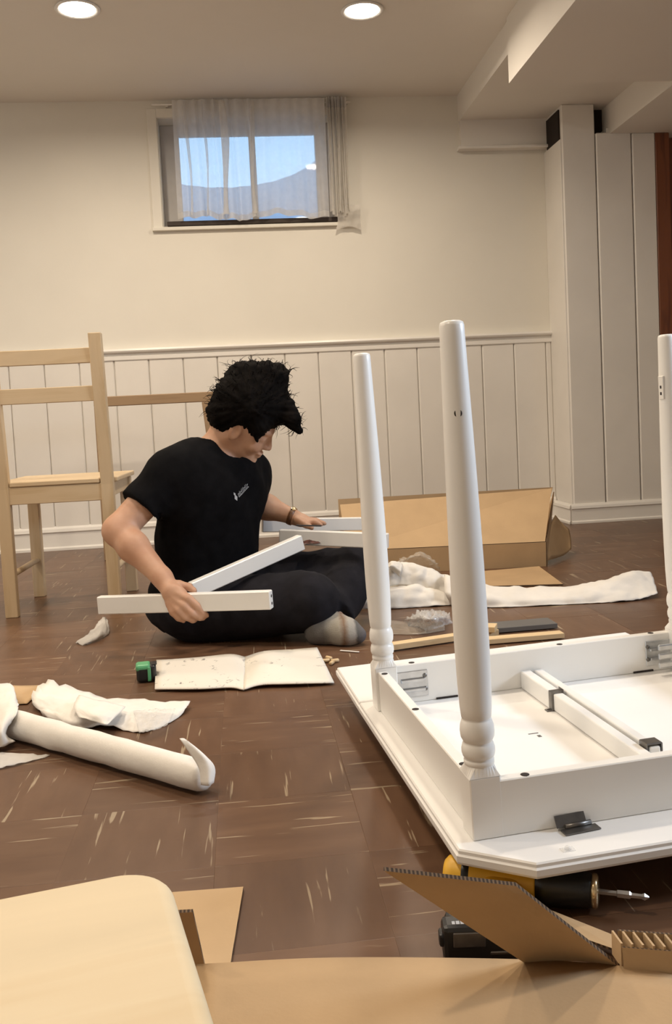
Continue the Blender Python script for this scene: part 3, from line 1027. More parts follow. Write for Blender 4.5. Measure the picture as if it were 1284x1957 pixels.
fc = empty('cardboard_box', (0.16, 0.75, 0), (0, 0, 0), 'opened flat cardboard box across the near foreground with a raised flap', 'box')
bk = [(-0.086, 1.039, 0.020), (0.073, 1.016, 0.024), (0.285, 0.979, 0.020), (0.388, 0.947, 0.020), (0.441, 0.918, 0.020)]
rows = []
for t, zz in ((0, None), (0.3, .021), (0.7, .020), (1.0, .019)):
    r = []
    for k, p in enumerate(bk):
        far = Vector((-0.085 + k * 0.145, 0.42, .02))
        v = Vector(p).lerp(far, t)
        v.z = p[2] if zz is None else zz
        r.append(v)
    rows.append(r)
patch('top_panel', rows[::-1], 24, 12, M['card'], fc, thick=0.004, smooth=True)
panel_quad('bottom_panel', [(-0.07, .43, .003), (.46, .43, .003), (.43, .915, .003), (-.03, .99, .003)], 0.004, fc)
for a, b in ((bk[0], bk[1]), (bk[1], bk[2]), (bk[2], bk[3])):
    panel_quad('side_panel', [(a[0], a[1] - .004, .007), (b[0], b[1] - .004, .007), (b[0], b[1] - .004, b[2] - .001), (a[0], a[1] - .004, a[2] - .001)], 0.003, fc)
h3, h4 = Vector((0.388, 0.952, 0.020)), Vector((0.289, 0.977, 0.020))
panel_quad('raised_flap', [h4, h3, (0.261, 0.915, 0.148), (0.117, 0.880, 0.197)], 0.004, fc, nu=10, nv=10, bend=-0.006)
# folded block at the right, corrugated ends upward
k1, k2 = (0.388, 0.943, 0.020), (0.444, 0.924, 0.020)
p0, p1 = Vector(k1), Vector(k2)
up_ = Vector((0, 0, 1))
back_ = Vector((0.006, .030, 0))
panel_quad('folded_flap', [p0, p1, p1 + up_ * .026 + Vector((0, .004, 0)), p0 + up_ * .026 + Vector((0, .004, 0))], 0.003, fc)
panel_quad('folded_flap', [p0 + back_, p1 + back_, p1 + back_ + up_ * .030, p0 + back_ + up_ * .030], 0.003, fc)
bm = bmesh.new()
for k in range(7):
    a = p0.lerp(p1, k / 5.2)
    bm_box(bm, (-.0012, .004, .002), (.0012, .030, .030), 0, Matrix.Translation(a))
bm_obj('flute_wall', bm, M['card_in'], fc, keep=True)
# loose card sliver behind the block, part of the same blank
panel_quad('torn_edge', [(0.356, 1.089, 0.012), (0.427, 1.001, 0.012), (0.406, 0.988, 0.012), (0.366, 1.034, 0.010)], 0.003, fc, M['card_in'])

ls = empty('cardboard_sheet', (-0.2, 1.1, 0), (0, 0, 0), 'flat cardboard sheet on the floor just right of the stool, strip standing on it', 'cardboard')
panel_quad('sheet', [(-.42, 1.02, .003), (-0.052, 1.019, 0.003), (-0.032, 1.243, 0.003), (-.42, 1.262, .003)], 0.004, ls, M['card_in'])
a, b, c, d = Vector((-0.106, 1.025, 0.097)), Vector((-0.085, 1.025, 0.096)), Vector((-0.078, 1.063, 0.006)), Vector((-0.102, 1.064, 0.006))
panel_quad('standing_strip', [d, c, b, a], 0.004, ls)

# ------------------------------------------------------------------ the cordless drill lying under the table edge
b0, b1 = Vector((0.240, 1.183, 0.027)), Vector((0.349, 1.118, 0.026))
bt = Vector((0.477, 1.073, 0.026))
ax = (bt - b0).normalized()
dr = empty('cordless_drill', (b0.x, b0.y, 0), (0, 0, 0), 'yellow and black cordless drill lying on its side under the table corner', 'drill')
Ld = (bt - b0).length
def dax(x): return beam_mtx(b0 + ax * x, bt) @ Matrix.Rotation(math.radians(90), 4, 'Y')
K = Ld / 0.262
lathe('motor_housing', [(0.004, 0), (0.018, 0.001), (0.0235, 0.006), (0.026, 0.014), (0.026, 0.085), (0.0255, 0.12), (0.022, 0.124)], M['yellow'], dr, 32, dax(0), keep=True)
lathe('vent_band', [(0.0255, 0.026), (0.0265, 0.027), (0.0265, 0.036), (0.0255, 0.037)], M['black'], dr, 32, dax(0), keep=True)
lathe('gearbox', [(0.020, 0.121), (0.0255, 0.123), (0.0262, 0.135), (0.0255, 0.160), (0.023, 0.176), (0.0215, 0.190), (0.019, 0.193)], M['black'], dr, 32, dax(0), keep=True)
lathe('chuck_ring', [(0.012, 0.1915), (0.0205, 0.192), (0.0215, 0.194), (0.0215, 0.1975), (0.018, 0.200), (0.006, 0.201)], M['gold'], dr, 32, dax(0), keep=True)
lathe('driver_bit', [(0.0038, 0.200), (0.0034, 0.222), (0.0050, 0.223), (0.0052, 0.238), (0.0034, 0.240), (0.0032, 0.252), (0.0048, 0.256), (0.0012, Ld)], M['zinc'], dr, 6, dax(0), keep=True, smooth=False)
side = Vector((0.25, -1, 0)).normalized()
hb = b0 + ax * 0.06
handle_m = beam_mtx(hb + side * 0.012 + Vector((0, 0, -.002)), hb + side * 0.12 + Vector((0, 0, -.005)))
bm = bmesh.new()
bm_box(bm, (0, -.021, -.017), (.085, .021, .017), 0.010, handle_m, 3)
bm_obj('grip', bm, M['yellow'], dr, keep=True, smooth=True)
bm = bmesh.new()
bm_box(bm, (.01, .019, -.012), (.032, .030, .012), 0.004, handle_m @ Matrix.Rotation(0, 4, 'Z'), 2)
bm_obj('trigger', bm, M['black'], dr, keep=True)
# battery: centre from its visible face
q0, q1 = Vector((0.202, 1.023, 0.004)), Vector((0.294, 0.995, 0.004))
bx = (q1 - q0)
bmx = beam_mtx(q0, q0 + Vector((bx.x, bx.y * .4, 0)))
bl = bx.length
bm = bmesh.new()
bm_box(bm, (0, .0, -.003), (bl, .030, .041), 0.006, bmx, 2)
bm_box(bm, (.006, .022, .004), (bl - .012, .050, .036), 0.006, bmx, 2)
bat = bm_obj('battery', bm, M['black'], dr, keep=True)
bm = bmesh.new()
bm_box(bm, (-.004, .004, .014), (.004, .022, .030), 0.003, bmx, 2)
bm_obj('release_button', bm, M['black'], bat, keep=True)
bm = bmesh.new()
bm_box(bm, (.012, -.001, .016), (.050, .002, .034), 0.001, bmx)
bm_box(bm, (.055, -.0012, .006), (bl - .01, .002, .010), 0.001, bmx)
bm_obj('battery_rib', bm, M['steel_dark'], bat, keep=True)
# white lettering on the battery shoulder
bm = bmesh.new()
rl = random.Random(5)
x = .012
while x < .062:
    w = rl.uniform(.002, .0045)
    bm_box(bm, (x, .006, .0408), (x + w, .012 + rl.uniform(-.001, .001), .0415), 0, bmx)
    x += w + .0013
bm_obj('battery_lettering', bm, M['print'], bat, keep=True)

# ------------------------------------------------------------------ papers and the wrapped leg at left
def sheet_thing(label, cat, name, rows, mat, nu=26, nv=20, amp=.006, freq=22, seed=1, thick=.0008, zmin=.0012, part=None, loc=None):
    o = patch(name, rows, nu, nv, mat, None, amp, freq, thick, seed, zmin=zmin, ridged=True)
    return tag(o, label, cat)
wl = empty('wrapped_leg', (-0.31, 1.76, 0), (0, 0, 0), 'round table leg rolled in white paper, end folded up, on the floor at left', 'wrapped leg')
A, B = Vector((-0.541, 2.005, 0.030)), Vector((-0.092, 1.586, 0.030))
dv = (B - A).normalized()
L = (B - A).length
mt = beam_mtx(A, B) @ Matrix.Rotation(math.radians(90), 4, 'Y')
prof = [(0.010, 0.0), (0.022, 0.004)] + [(0.0285 + 0.0006 * math.sin(k * 2.1) - 0.002 * (k / 14), 0.015 + (L - .03) * k / 14) for k in range(15)] + [(0.024, L - .006), (0.014, L)]
tubeo = lathe('paper_roll', prof, M['paper'], wl, 28, mt, keep=True)
# crumple the roll a little
for v in tubeo.data.vertices:
    n = noise.noise(v.co * 28) * 0.0010 + (0.5 - abs(noise.noise(v.co * 55))) * 0.0022
    c = A + dv * (v.co - A).dot(dv)
    dirn = (v.co - c)
    if dirn.length > 1e-5: v.co = c + dirn.normalized() * (dirn.length + n)
    v.co.z = max(v.co.z, 0.001)
e0, e1, e2, e3 = (-0.135, 1.600, 0.098), (-0.123, 1.590, 0.100), (-0.078, 1.574, 0.050), (-0.100, 1.568, 0.045)
patch('folded_end', [[(-0.137, 1.600, 0.099), (-0.129, 1.600, 0.098), (-0.121, 1.595, 0.094)], [(-0.120, 1.585, 0.076), (-0.105, 1.580, 0.080), (-0.095, 1.580, 0.075)], [(-0.105, 1.570, 0.054), (-0.088, 1.565, 0.058), (-0.077, 1.570, 0.053)], [(-0.102, 1.560, 0.028), (-0.089, 1.550, 0.029), (-0.080, 1.560, 0.030)]],
      10, 14, M['paper'], wl, .0012, 40, .0008, 4)
patch('paper_tail', [[(-0.705, 2.407, 0.004), (-0.598, 2.297, 0.030), (-0.527, 2.075, 0.045)], [(-0.643, 2.185, 0.020), (-0.536, 2.004, 0.062), (-0.496, 1.939, 0.066)], [(-0.605, 2.044, 0.020), (-0.517, 1.883, 0.050), (-0.515, 1.925, 0.030)], [(-0.564, 1.896, 0.014), (-0.520, 1.885, 0.014), (-0.497, 1.916, 0.014)]],
      16, 16, M['paper'], wl, .005, 26, .0008, 9, zmin=.0095)

sheet_thing('large crumpled white paper sheet behind the wrapped table leg', 'paper', 'packing_paper',
            [[(-0.526, 2.381, 0.012), (-0.373, 2.220, 0.006), (-0.254, 2.144, 0.008), (-0.149, 2.090, 0.010)], [(-0.533, 2.238, 0.020), (-0.387, 2.084, 0.022), (-0.271, 2.085, 0.012), (-0.161, 2.044, 0.006)],
             [(-0.511, 2.156, 0.012), (-0.396, 2.008, 0.020), (-0.303, 2.021, 0.016), (-0.197, 1.977, 0.003)], [(-0.478, 2.107, 0.003), (-0.407, 2.000, 0.004), (-0.333, 1.989, 0.006), (-0.242, 1.935, 0.003)]], M['paper'], seed=2, amp=.008)
sheet_thing('small torn white foam corner lying on the large paper sheet', 'packing foam', 'foam_scrap',
            [[(-0.406, 2.138, 0.036), (-0.339, 2.079, 0.034), (-0.287, 2.033, 0.032)], [(-0.400, 2.038, 0.040), (-0.332, 1.961, 0.044), (-0.291, 1.991, 0.034)], [(-0.379, 1.979, 0.034), (-0.322, 1.926, 0.032), (-0.311, 1.923, 0.031)]], M['paper'], 14, 12, .003, 40, 3, zmin=.0285)
sheet_thing('clear crinkled film at the right end of the paper sheet', 'plastic film', 'plastic_film',
            [[(-0.272, 2.041, 0.014), (-0.219, 2.031, 0.020), (-0.179, 2.031, 0.012)], [(-0.263, 1.994, 0.010), (-0.218, 1.959, 0.020), (-0.182, 1.993, 0.008)], [(-0.243, 1.891, 0.016), (-0.217, 1.891, 0.018), (-0.188, 1.923, 0.016)]], M['film'], 20, 16, .006, 60, 5, zmin=.0185)
sheet_thing('white paper spread flat under the near side of the wrapped leg', 'paper', 'packing_paper',
            [[(-0.568, 1.905, 0.002), (-0.486, 1.868, 0.004), (-0.415, 1.848, 0.003)], [(-0.551, 1.844, 0.004), (-0.468, 1.832, 0.005), (-0.423, 1.838, 0.003)], [(-0.534, 1.780, 0.002), (-0.481, 1.802, 0.003), (-0.431, 1.832, 0.002)]], M['foam'], 16, 14, .004, 24, 6)
sheet_thing('pale brown card scrap behind the crumpled white paper', 'cardboard', 'cardboard_scrap',
            [[(-0.708, 2.421, 0.003), (-0.594, 2.379, 0.003), (-0.526, 2.365, 0.003)], [(-0.667, 2.267, 0.003), (-0.582, 2.224, 0.003), (-0.541, 2.213, 0.003)]], M['card_in'], 8, 6, .001, 12, 7)
sheet_thing('small white paper scrap on the floor below the left end of the bar', 'paper scrap', 'paper_scrap',
            [[(-0.507, 3.145, 0.002), (-0.495, 3.156, 0.004), (-0.484, 3.129, 0.002)], [(-0.507, 2.986, 0.004), (-0.467, 2.924, 0.022), (-0.449, 2.938, 0.004)], [(-0.518, 2.893, 0.003), (-0.473, 2.832, 0.014), (-0.451, 2.879, 0.003)], [(-0.534, 2.821, 0.002), (-0.505, 2.778, 0.004), (-0.486, 2.793, 0.002)]], M['foam'], 14, 16, .006, 40, 8)

# ------------------------------------------------------------------ instruction booklet, tape measure, small hardware
bk_ = empty('instruction_booklet', (-0.03, 2.33, 0), (0, 0, 0), 'open white instruction booklet with faint printed diagrams lying on the floor', 'booklet')
patch('page', [[(-0.243, 2.236, 0.006), (-0.135, 2.203, 0.007), (-0.060, 2.199, 0.006), (-0.027, 2.179, 0.004)], [(-0.251, 2.347, 0.012), (-0.139, 2.300, 0.016), (-0.060, 2.295, 0.014), (-0.024, 2.303, 0.006)], [(-0.261, 2.488, 0.012), (-0.145, 2.443, 0.022), (-0.061, 2.451, 0.022), (-0.023, 2.470, 0.007)]], 18, 10, M['page'], bk_, .001, 12, .003, 1)
patch('page', [[(-0.027, 2.179, 0.004), (0.016, 2.193, 0.008), (0.104, 2.177, 0.008), (0.190, 2.173, 0.005)], [(-0.024, 2.303, 0.006), (0.025, 2.287, 0.020), (0.119, 2.302, 0.014), (0.183, 2.318, 0.010)], [(-0.023, 2.470, 0.007), (0.030, 2.441, 0.026), (0.109, 2.474, 0.016), (0.176, 2.492, 0.012)]], 18, 10, M['page'], bk_, .001, 12, .003, 2)

tp = empty('tape_measure', (-0.272, 2.345, 0), (0, 0, math.radians(6)), 'green and black tape measure at the left end of the booklet', 'tape measure')
bm = bmesh.new()
bm_box(bm, (-.026, -.024, .002), (.024, .024, .044), 0.008, seg=3)
bm_obj('case', bm, M['black'], tp)
bm = bmesh.new()
bm_box(bm, (-.027, -.0245, .030), (.010, .020, .0465), 0.006, Matrix.Rotation(0, 4, 'Z'), 2)
bm_box(bm, (.002, -.0255, .004), (.010, -.0235, .040), 0.001)
bm_obj('shell', bm, M['green'], tp)
box('belt_clip', (.012, -.02, .0435), (.026, .012, .0455), M['black'], tp, 0.0008)

for q, (px, lab) in enumerate(((((0.189, 2.383, 0.006)), 0), (((0.203, 2.358, 0.006)), 0), (((0.200, 2.407, 0.006)), 0), (((0.213, 2.376, 0.006)), 0))):
    m = Matrix.Translation((px[0], px[1], .0055)) @ Matrix.Rotation(q * 1.1, 4, 'Z') @ Matrix.Rotation(math.radians(90), 4, 'Y')
    o = lathe('wood_dowel', [(.003, -.011), (.0050, -.009), (.0050, .009), (.003, .011)], M['batten'], None, 12, m)
    tag(o, 'short pale dowel in the little heap beside the booklet corner', 'dowel', 'dowels beside the booklet')
tag(beam('zip_tie', (0.239, 2.485, 0.003), (0.287, 2.454, 0.003), .006, .0022, M['trim'], None, .0006), 'thin white plastic strip on the floor in front of the sock', 'plastic strip')

# ------------------------------------------------------------------ battens, grey board, cardboard box, paper and film behind the table
tag(beam('pine_batten', (0.368, 2.451, 0.012), (0.694, 2.534, 0.012), .032, .016, M['batten'], None, .001), 'long pale batten on the floor, left of the other batten, behind the table', 'batten')
tag(beam('pine_batten', (0.605, 2.445, 0.010), (0.859, 2.451, 0.010), .036, .014, M['batten'], None, .001), 'right-hand pale batten on the floor, behind the far table apron', 'batten')
tag(beam('pine_batten', (0.630, 2.540, 0.026), (0.689, 2.514, 0.026), .05, .016, M['batten'], None, .001), 'short pale offcut lying across the end of the left batten', 'batten')
tag(beam('grey_board', (0.688, 2.585, 0.010), (0.880, 2.590, 0.010), .08, .014, M['grey_board'], None, .001), 'dark grey board on the floor beyond the pale battens', 'board')

bx_ = empty('cardboard_box', (0.88, 3.75, 0), (0, 0, 0), 'long open brown cardboard box by the far wall behind the table legs', 'box')
f0, f1 = Vector((0.484, 3.737, 0.000)), Vector((1.196, 3.574, 0.000))
f0 = Vector((0.40, f1.y + 0.10, 0))
g0, g1 = f0 + Vector((0, .22, 0)), Vector((1.319, 3.860, -0.038))
g1 = Vector((f1.x + .03, f1.y + .24, 0))
zf = (1.210, 3.610, 0.099)[2]
panel_quad('front_panel', [f0, f1, f1 + Vector((0, -.005, zf)), f0 + Vector((0, -.005, zf))], .004, bx_)
panel_quad('back_panel', [g0, g1, (1.347, 3.900, 0.288), (g0.x, g0.y + .02, .29)], .004, bx_, M['card_in'])
panel_quad('lid_panel', [f0 + Vector((0, .004, zf)), f1 + Vector((0, .004, zf)), (1.307, 3.800, 0.291), (f0.x, f0.y + .17, .272)], .004, bx_, M['card_in'])
panel_quad('end_panel', [f1 + Vector((.003, 0, 0)), g1, (1.344, 3.880, 0.269), f1 + Vector((.003, 0, zf))], .004, bx_)
panel_quad('bottom_panel', [f0 + Vector((0, 0, .003)), f1 + Vector((0, 0, .003)), g1 + Vector((0, 0, .003)), g0 + Vector((0, 0, .003))], .004, bx_)
patch('end_flap', [[f1 + Vector((.006, .01, .02)), (1.317, 3.720, 0.013), (1.376, 3.780, 0.027)], [f1 + Vector((.012, .05, .10)), (1.343, 3.780, 0.063), (1.397, 3.840, 0.063)], [(1.331, 3.840, 0.171), (1.372, 3.880, 0.129), (1.411, 3.900, 0.097)]], 8, 8, M['card'], bx_, thick=.004)
fs_ = tag(panel_quad('cardboard_flap', [(0.790, 3.238, 0.004), (1.119, 3.165, 0.004), (1.144, 3.507, 0.012), (0.830, 3.520, 0.004)], .004, None, M['card'], nu=6, nv=4), 'loose flat cardboard flap on the floor in front of the long open box', 'cardboard')

wp = empty('packing_paper', (0.9, 2.95, 0), (0, 0, 0), 'long crumpled white paper sleeve on the floor, behind the near table leg', 'paper')
patch('sleeve', [[(0.658, 2.962, 0.002), (0.779, 2.885, 0.002), (0.962, 2.855, 0.002), (1.130, 2.837, 0.002), (1.234, 2.832, 0.006), (1.327, 2.856, 0.012)],
                 [(0.642, 2.960, 0.051), (0.787, 2.910, 0.033), (0.971, 2.880, 0.026), (1.144, 2.870, 0.029), (1.265, 2.900, 0.033), (1.355, 2.930, 0.032)],
                 [(0.666, 3.060, 0.089), (0.810, 3.020, 0.050), (1.009, 2.990, 0.032), (1.186, 2.970, 0.050), (1.283, 2.980, 0.071), (1.366, 3.000, 0.058)],
                 [(0.671, 3.100, -0.007), (0.833, 3.080, -0.011), (1.029, 3.050, -0.011), (1.208, 3.030, -0.009), (1.306, 3.040, -0.011), (1.387, 3.050, -0.014)]], 60, 26, M['paper'], wp, .007, 13, .001, 11, zmin=.0015, ridged=True)
patch('heap', [[(0.353, 3.018, 0.002), (0.441, 2.979, 0.002), (0.554, 2.968, 0.003), (0.663, 2.965, 0.003)],
               [(0.367, 3.000, 0.031), (0.452, 3.000, 0.046), (0.562, 3.000, 0.042), (0.667, 2.980, 0.017)],
               [(0.382, 3.060, 0.033), (0.466, 3.060, 0.056), (0.574, 3.060, 0.059), (0.681, 3.040, 0.023)],
               [(0.421, 3.279, 0.003), (0.513, 3.371, 0.003), (0.632, 3.369, 0.003), (0.728, 3.246, 0.003)]], 40, 22, M['paper'], wp, .006, 15, .001, 12, zmin=.0015, ridged=True)
patch('fold', [[(0.462, 3.060, 0.059), (0.520, 3.060, 0.063), (0.597, 3.040, 0.043), (0.683, 3.020, 0.005)],
               [(0.466, 3.070, 0.097), (0.524, 3.070, 0.107), (0.601, 3.050, 0.084), (0.686, 3.030, 0.035)],
               [(0.478, 3.120, 0.121), (0.537, 3.120, 0.128), (0.612, 3.100, 0.111), (0.699, 3.080, 0.065)],
               [(0.497, 3.200, 0.092), (0.556, 3.200, 0.091), (0.636, 3.180, 0.078), (0.717, 3.160, 0.046)]], 44, 24, M['paper'], wp, .007, 17, .001, 17, zmin=.0015, ridged=True)
patch('fold', [[(0.461, 3.060, 0.103), (0.479, 3.060, 0.116), (0.509, 3.050, 0.094)], [(0.464, 3.050, 0.126), (0.489, 3.050, 0.135), (0.517, 3.050, 0.115)], [(0.479, 3.100, 0.131), (0.502, 3.100, 0.140), (0.527, 3.100, 0.131)]], 14, 12, M['paper'], wp, .006, 30, .001, 19, ridged=True)
sheet_thing('clear plastic bag standing crumpled behind the white paper heap', 'plastic bag', 'plastic_bag',
            [[(0.562, 3.610, 0.003), (0.651, 3.574, 0.003), (0.753, 3.508, 0.003)], [(0.538, 3.280, 0.103), (0.620, 3.280, 0.113), (0.692, 3.280, 0.081)], [(0.569, 3.300, 0.113), (0.640, 3.300, 0.132), (0.674, 3.300, 0.102)]], M['film2'], 18, 14, .012, 30, 13)
sheet_thing('shiny crumpled clear film on the floor behind the battens', 'plastic film', 'plastic_film',
            [[(0.467, 2.759, 0.003), (0.521, 2.642, 0.003), (0.610, 2.697, 0.003)], [(0.476, 2.753, 0.020), (0.510, 2.580, 0.055), (0.607, 2.724, 0.020)], [(0.530, 2.844, 0.010), (0.562, 2.833, 0.020), (0.612, 2.832, 0.010)]], M['film'], 24, 20, .014, 40, 14, zmin=.0055)
sheet_thing('thin grey film lying flat on the floor by the person\'s foot', 'plastic film', 'plastic_film',
            [[(0.394, 2.630, 0.003), (0.481, 2.597, 0.004), (0.564, 2.622, 0.003)], [(0.430, 2.804, 0.004), (0.508, 2.732, 0.006), (0.592, 2.747, 0.003)]], M['film2'], 14, 8, .0012, 30, 15)

# ------------------------------------------------------------------ curtains
def curtain(name, x0, x1, ztop, zbot, y, folds, label, nu, amp0, amp1, xs=None, seed=0):
    e = empty(name, ((x0 + x1) / 2, y, ztop), (0, 0, 0), label, 'curtain')
    def sheet(nm, za, zb, nv, mat, extra=0.0):
        vs, fs = [], []
        for j in range(nv + 1):
            tz = j / nv
            z = za + (zb - za) * tz
            for i in range(nu + 1):
                t = i / nu
                x = x0 + (x1 - x0) * t
                a = amp0 + (amp1 - amp0) * (ztop - z) / (ztop - zbot)
                w = folds(t)
                yy = y + a * w * math.sin(t * 83 + seed + 1.2 * math.sin(z * 2 + t * 9)) - extra
                x += 0.006 * w * math.sin(t * 57 + z * 3)
                zz = z + (0.012 * math.sin(t * 12 + seed) + 0.006 * math.sin(t * 41) if z < zbot + .05 else 0)
                vs.append((x, yy, zz))
        fs = [(j * (nu + 1) + i, j * (nu + 1) + i + 1, (j + 1) * (nu + 1) + i + 1, (j + 1) * (nu + 1) + i) for j in range(nv) for i in range(nu)]
        return obj(nm, vs, fs, mat, e, True, True)
    sheet('cloth', ztop, zbot + .03, 30, M['sheer'] if x1 - x0 > .3 else M['hem'])
    sheet('hem', zbot + .031, zbot, 3, M['hem'])
    sheet('heading', ztop + .012, ztop - .045, 4, M['hem'] if False else M['sheer'], 0.002)
    return e
curtain('sheer_curtain', -0.262, 0.545, 2.335, 1.728, WB - .050, lambda t: 0.35 + 0.9 * math.exp(-((t - .28) / .2) ** 2) + 0.5 * math.exp(-((t - .50) / .06) ** 2), 'wide white sheer curtain gathered at left over the basement window', 260, .010, .016)
curtain('sheer_curtain', 0.555, 0.655, 2.335, 1.735, WB - .058, lambda t: 1.0, 'narrow bunched white sheer curtain at the right edge of the window', 60, .012, .016, seed=2)
# translucent bands where the gathered cloth doubles up
CUR = [o for o in COL.objects if o.name == 'sheer_curtain'][0]
for x, w in ((0.000, .034), (0.150, .020), (-.19, .014), (-.10, .012)):
    vs, fs = [], []
    for j in range(25):
        z = 2.335 + (1.745 - 2.335) * j / 24
        for i in range(7):
            t = i / 6 - .5
            vs.append((x + t * w * (1 + .3 * math.sin(j * .25)) + .008 * math.sin(j * .2 + x * 9), WB - .068 - .006 * math.cos(t * 6.28) + .004 * math.sin(i * 2.4), z))
    for j in range(24):
        for i in range(6):
            fs.append((j * 7 + i, j * 7 + i + 1, j * 7 + i + 8, j * 7 + i + 7))
    obj('pleat', vs, fs, M['hem'] if w > .018 else M['sheer'], CUR, True, True)
rod = empty('curtain_rod', (0.13, WB - .018, 2.335), (0, 0, 0), 'thin white curtain rod just under the ceiling', 'curtain rod')
mt = Matrix.Rotation(math.radians(90), 4, 'Y')
lathe('pole', [(.003, -.50), (.005, -.498), (.005, .558), (.003, .56)], M['trim'], rod, 14, mt)
for x in (-.42, .54): box('bracket', (x - .006, .0, -.012), (x + .006, .018, .006), M['trim'], rod, .001)
patch_rows = [[(0.585, WB - .040, 1.775), (0.64, WB - .045, 1.78), (0.715, WB - .035, 1.785)], [(0.585, WB - .045, 1.745), (0.64, WB - .055, 1.745), (0.715, WB - .045, 1.75)], [(0.59, WB - .03, 1.70), (0.65, WB - .045, 1.70), (0.712, WB - .03, 1.70)], [(0.578, WB - .028, 1.652), (0.65, WB - .035, 1.668), (0.72, WB - .028, 1.648)]]
tail = patch('curtain_tail', patch_rows, 16, 16, M['hem'], None, .006, 30, 0, 21)
tag(tail, 'short white cloth corner hanging over the right end of the sill', 'cloth')

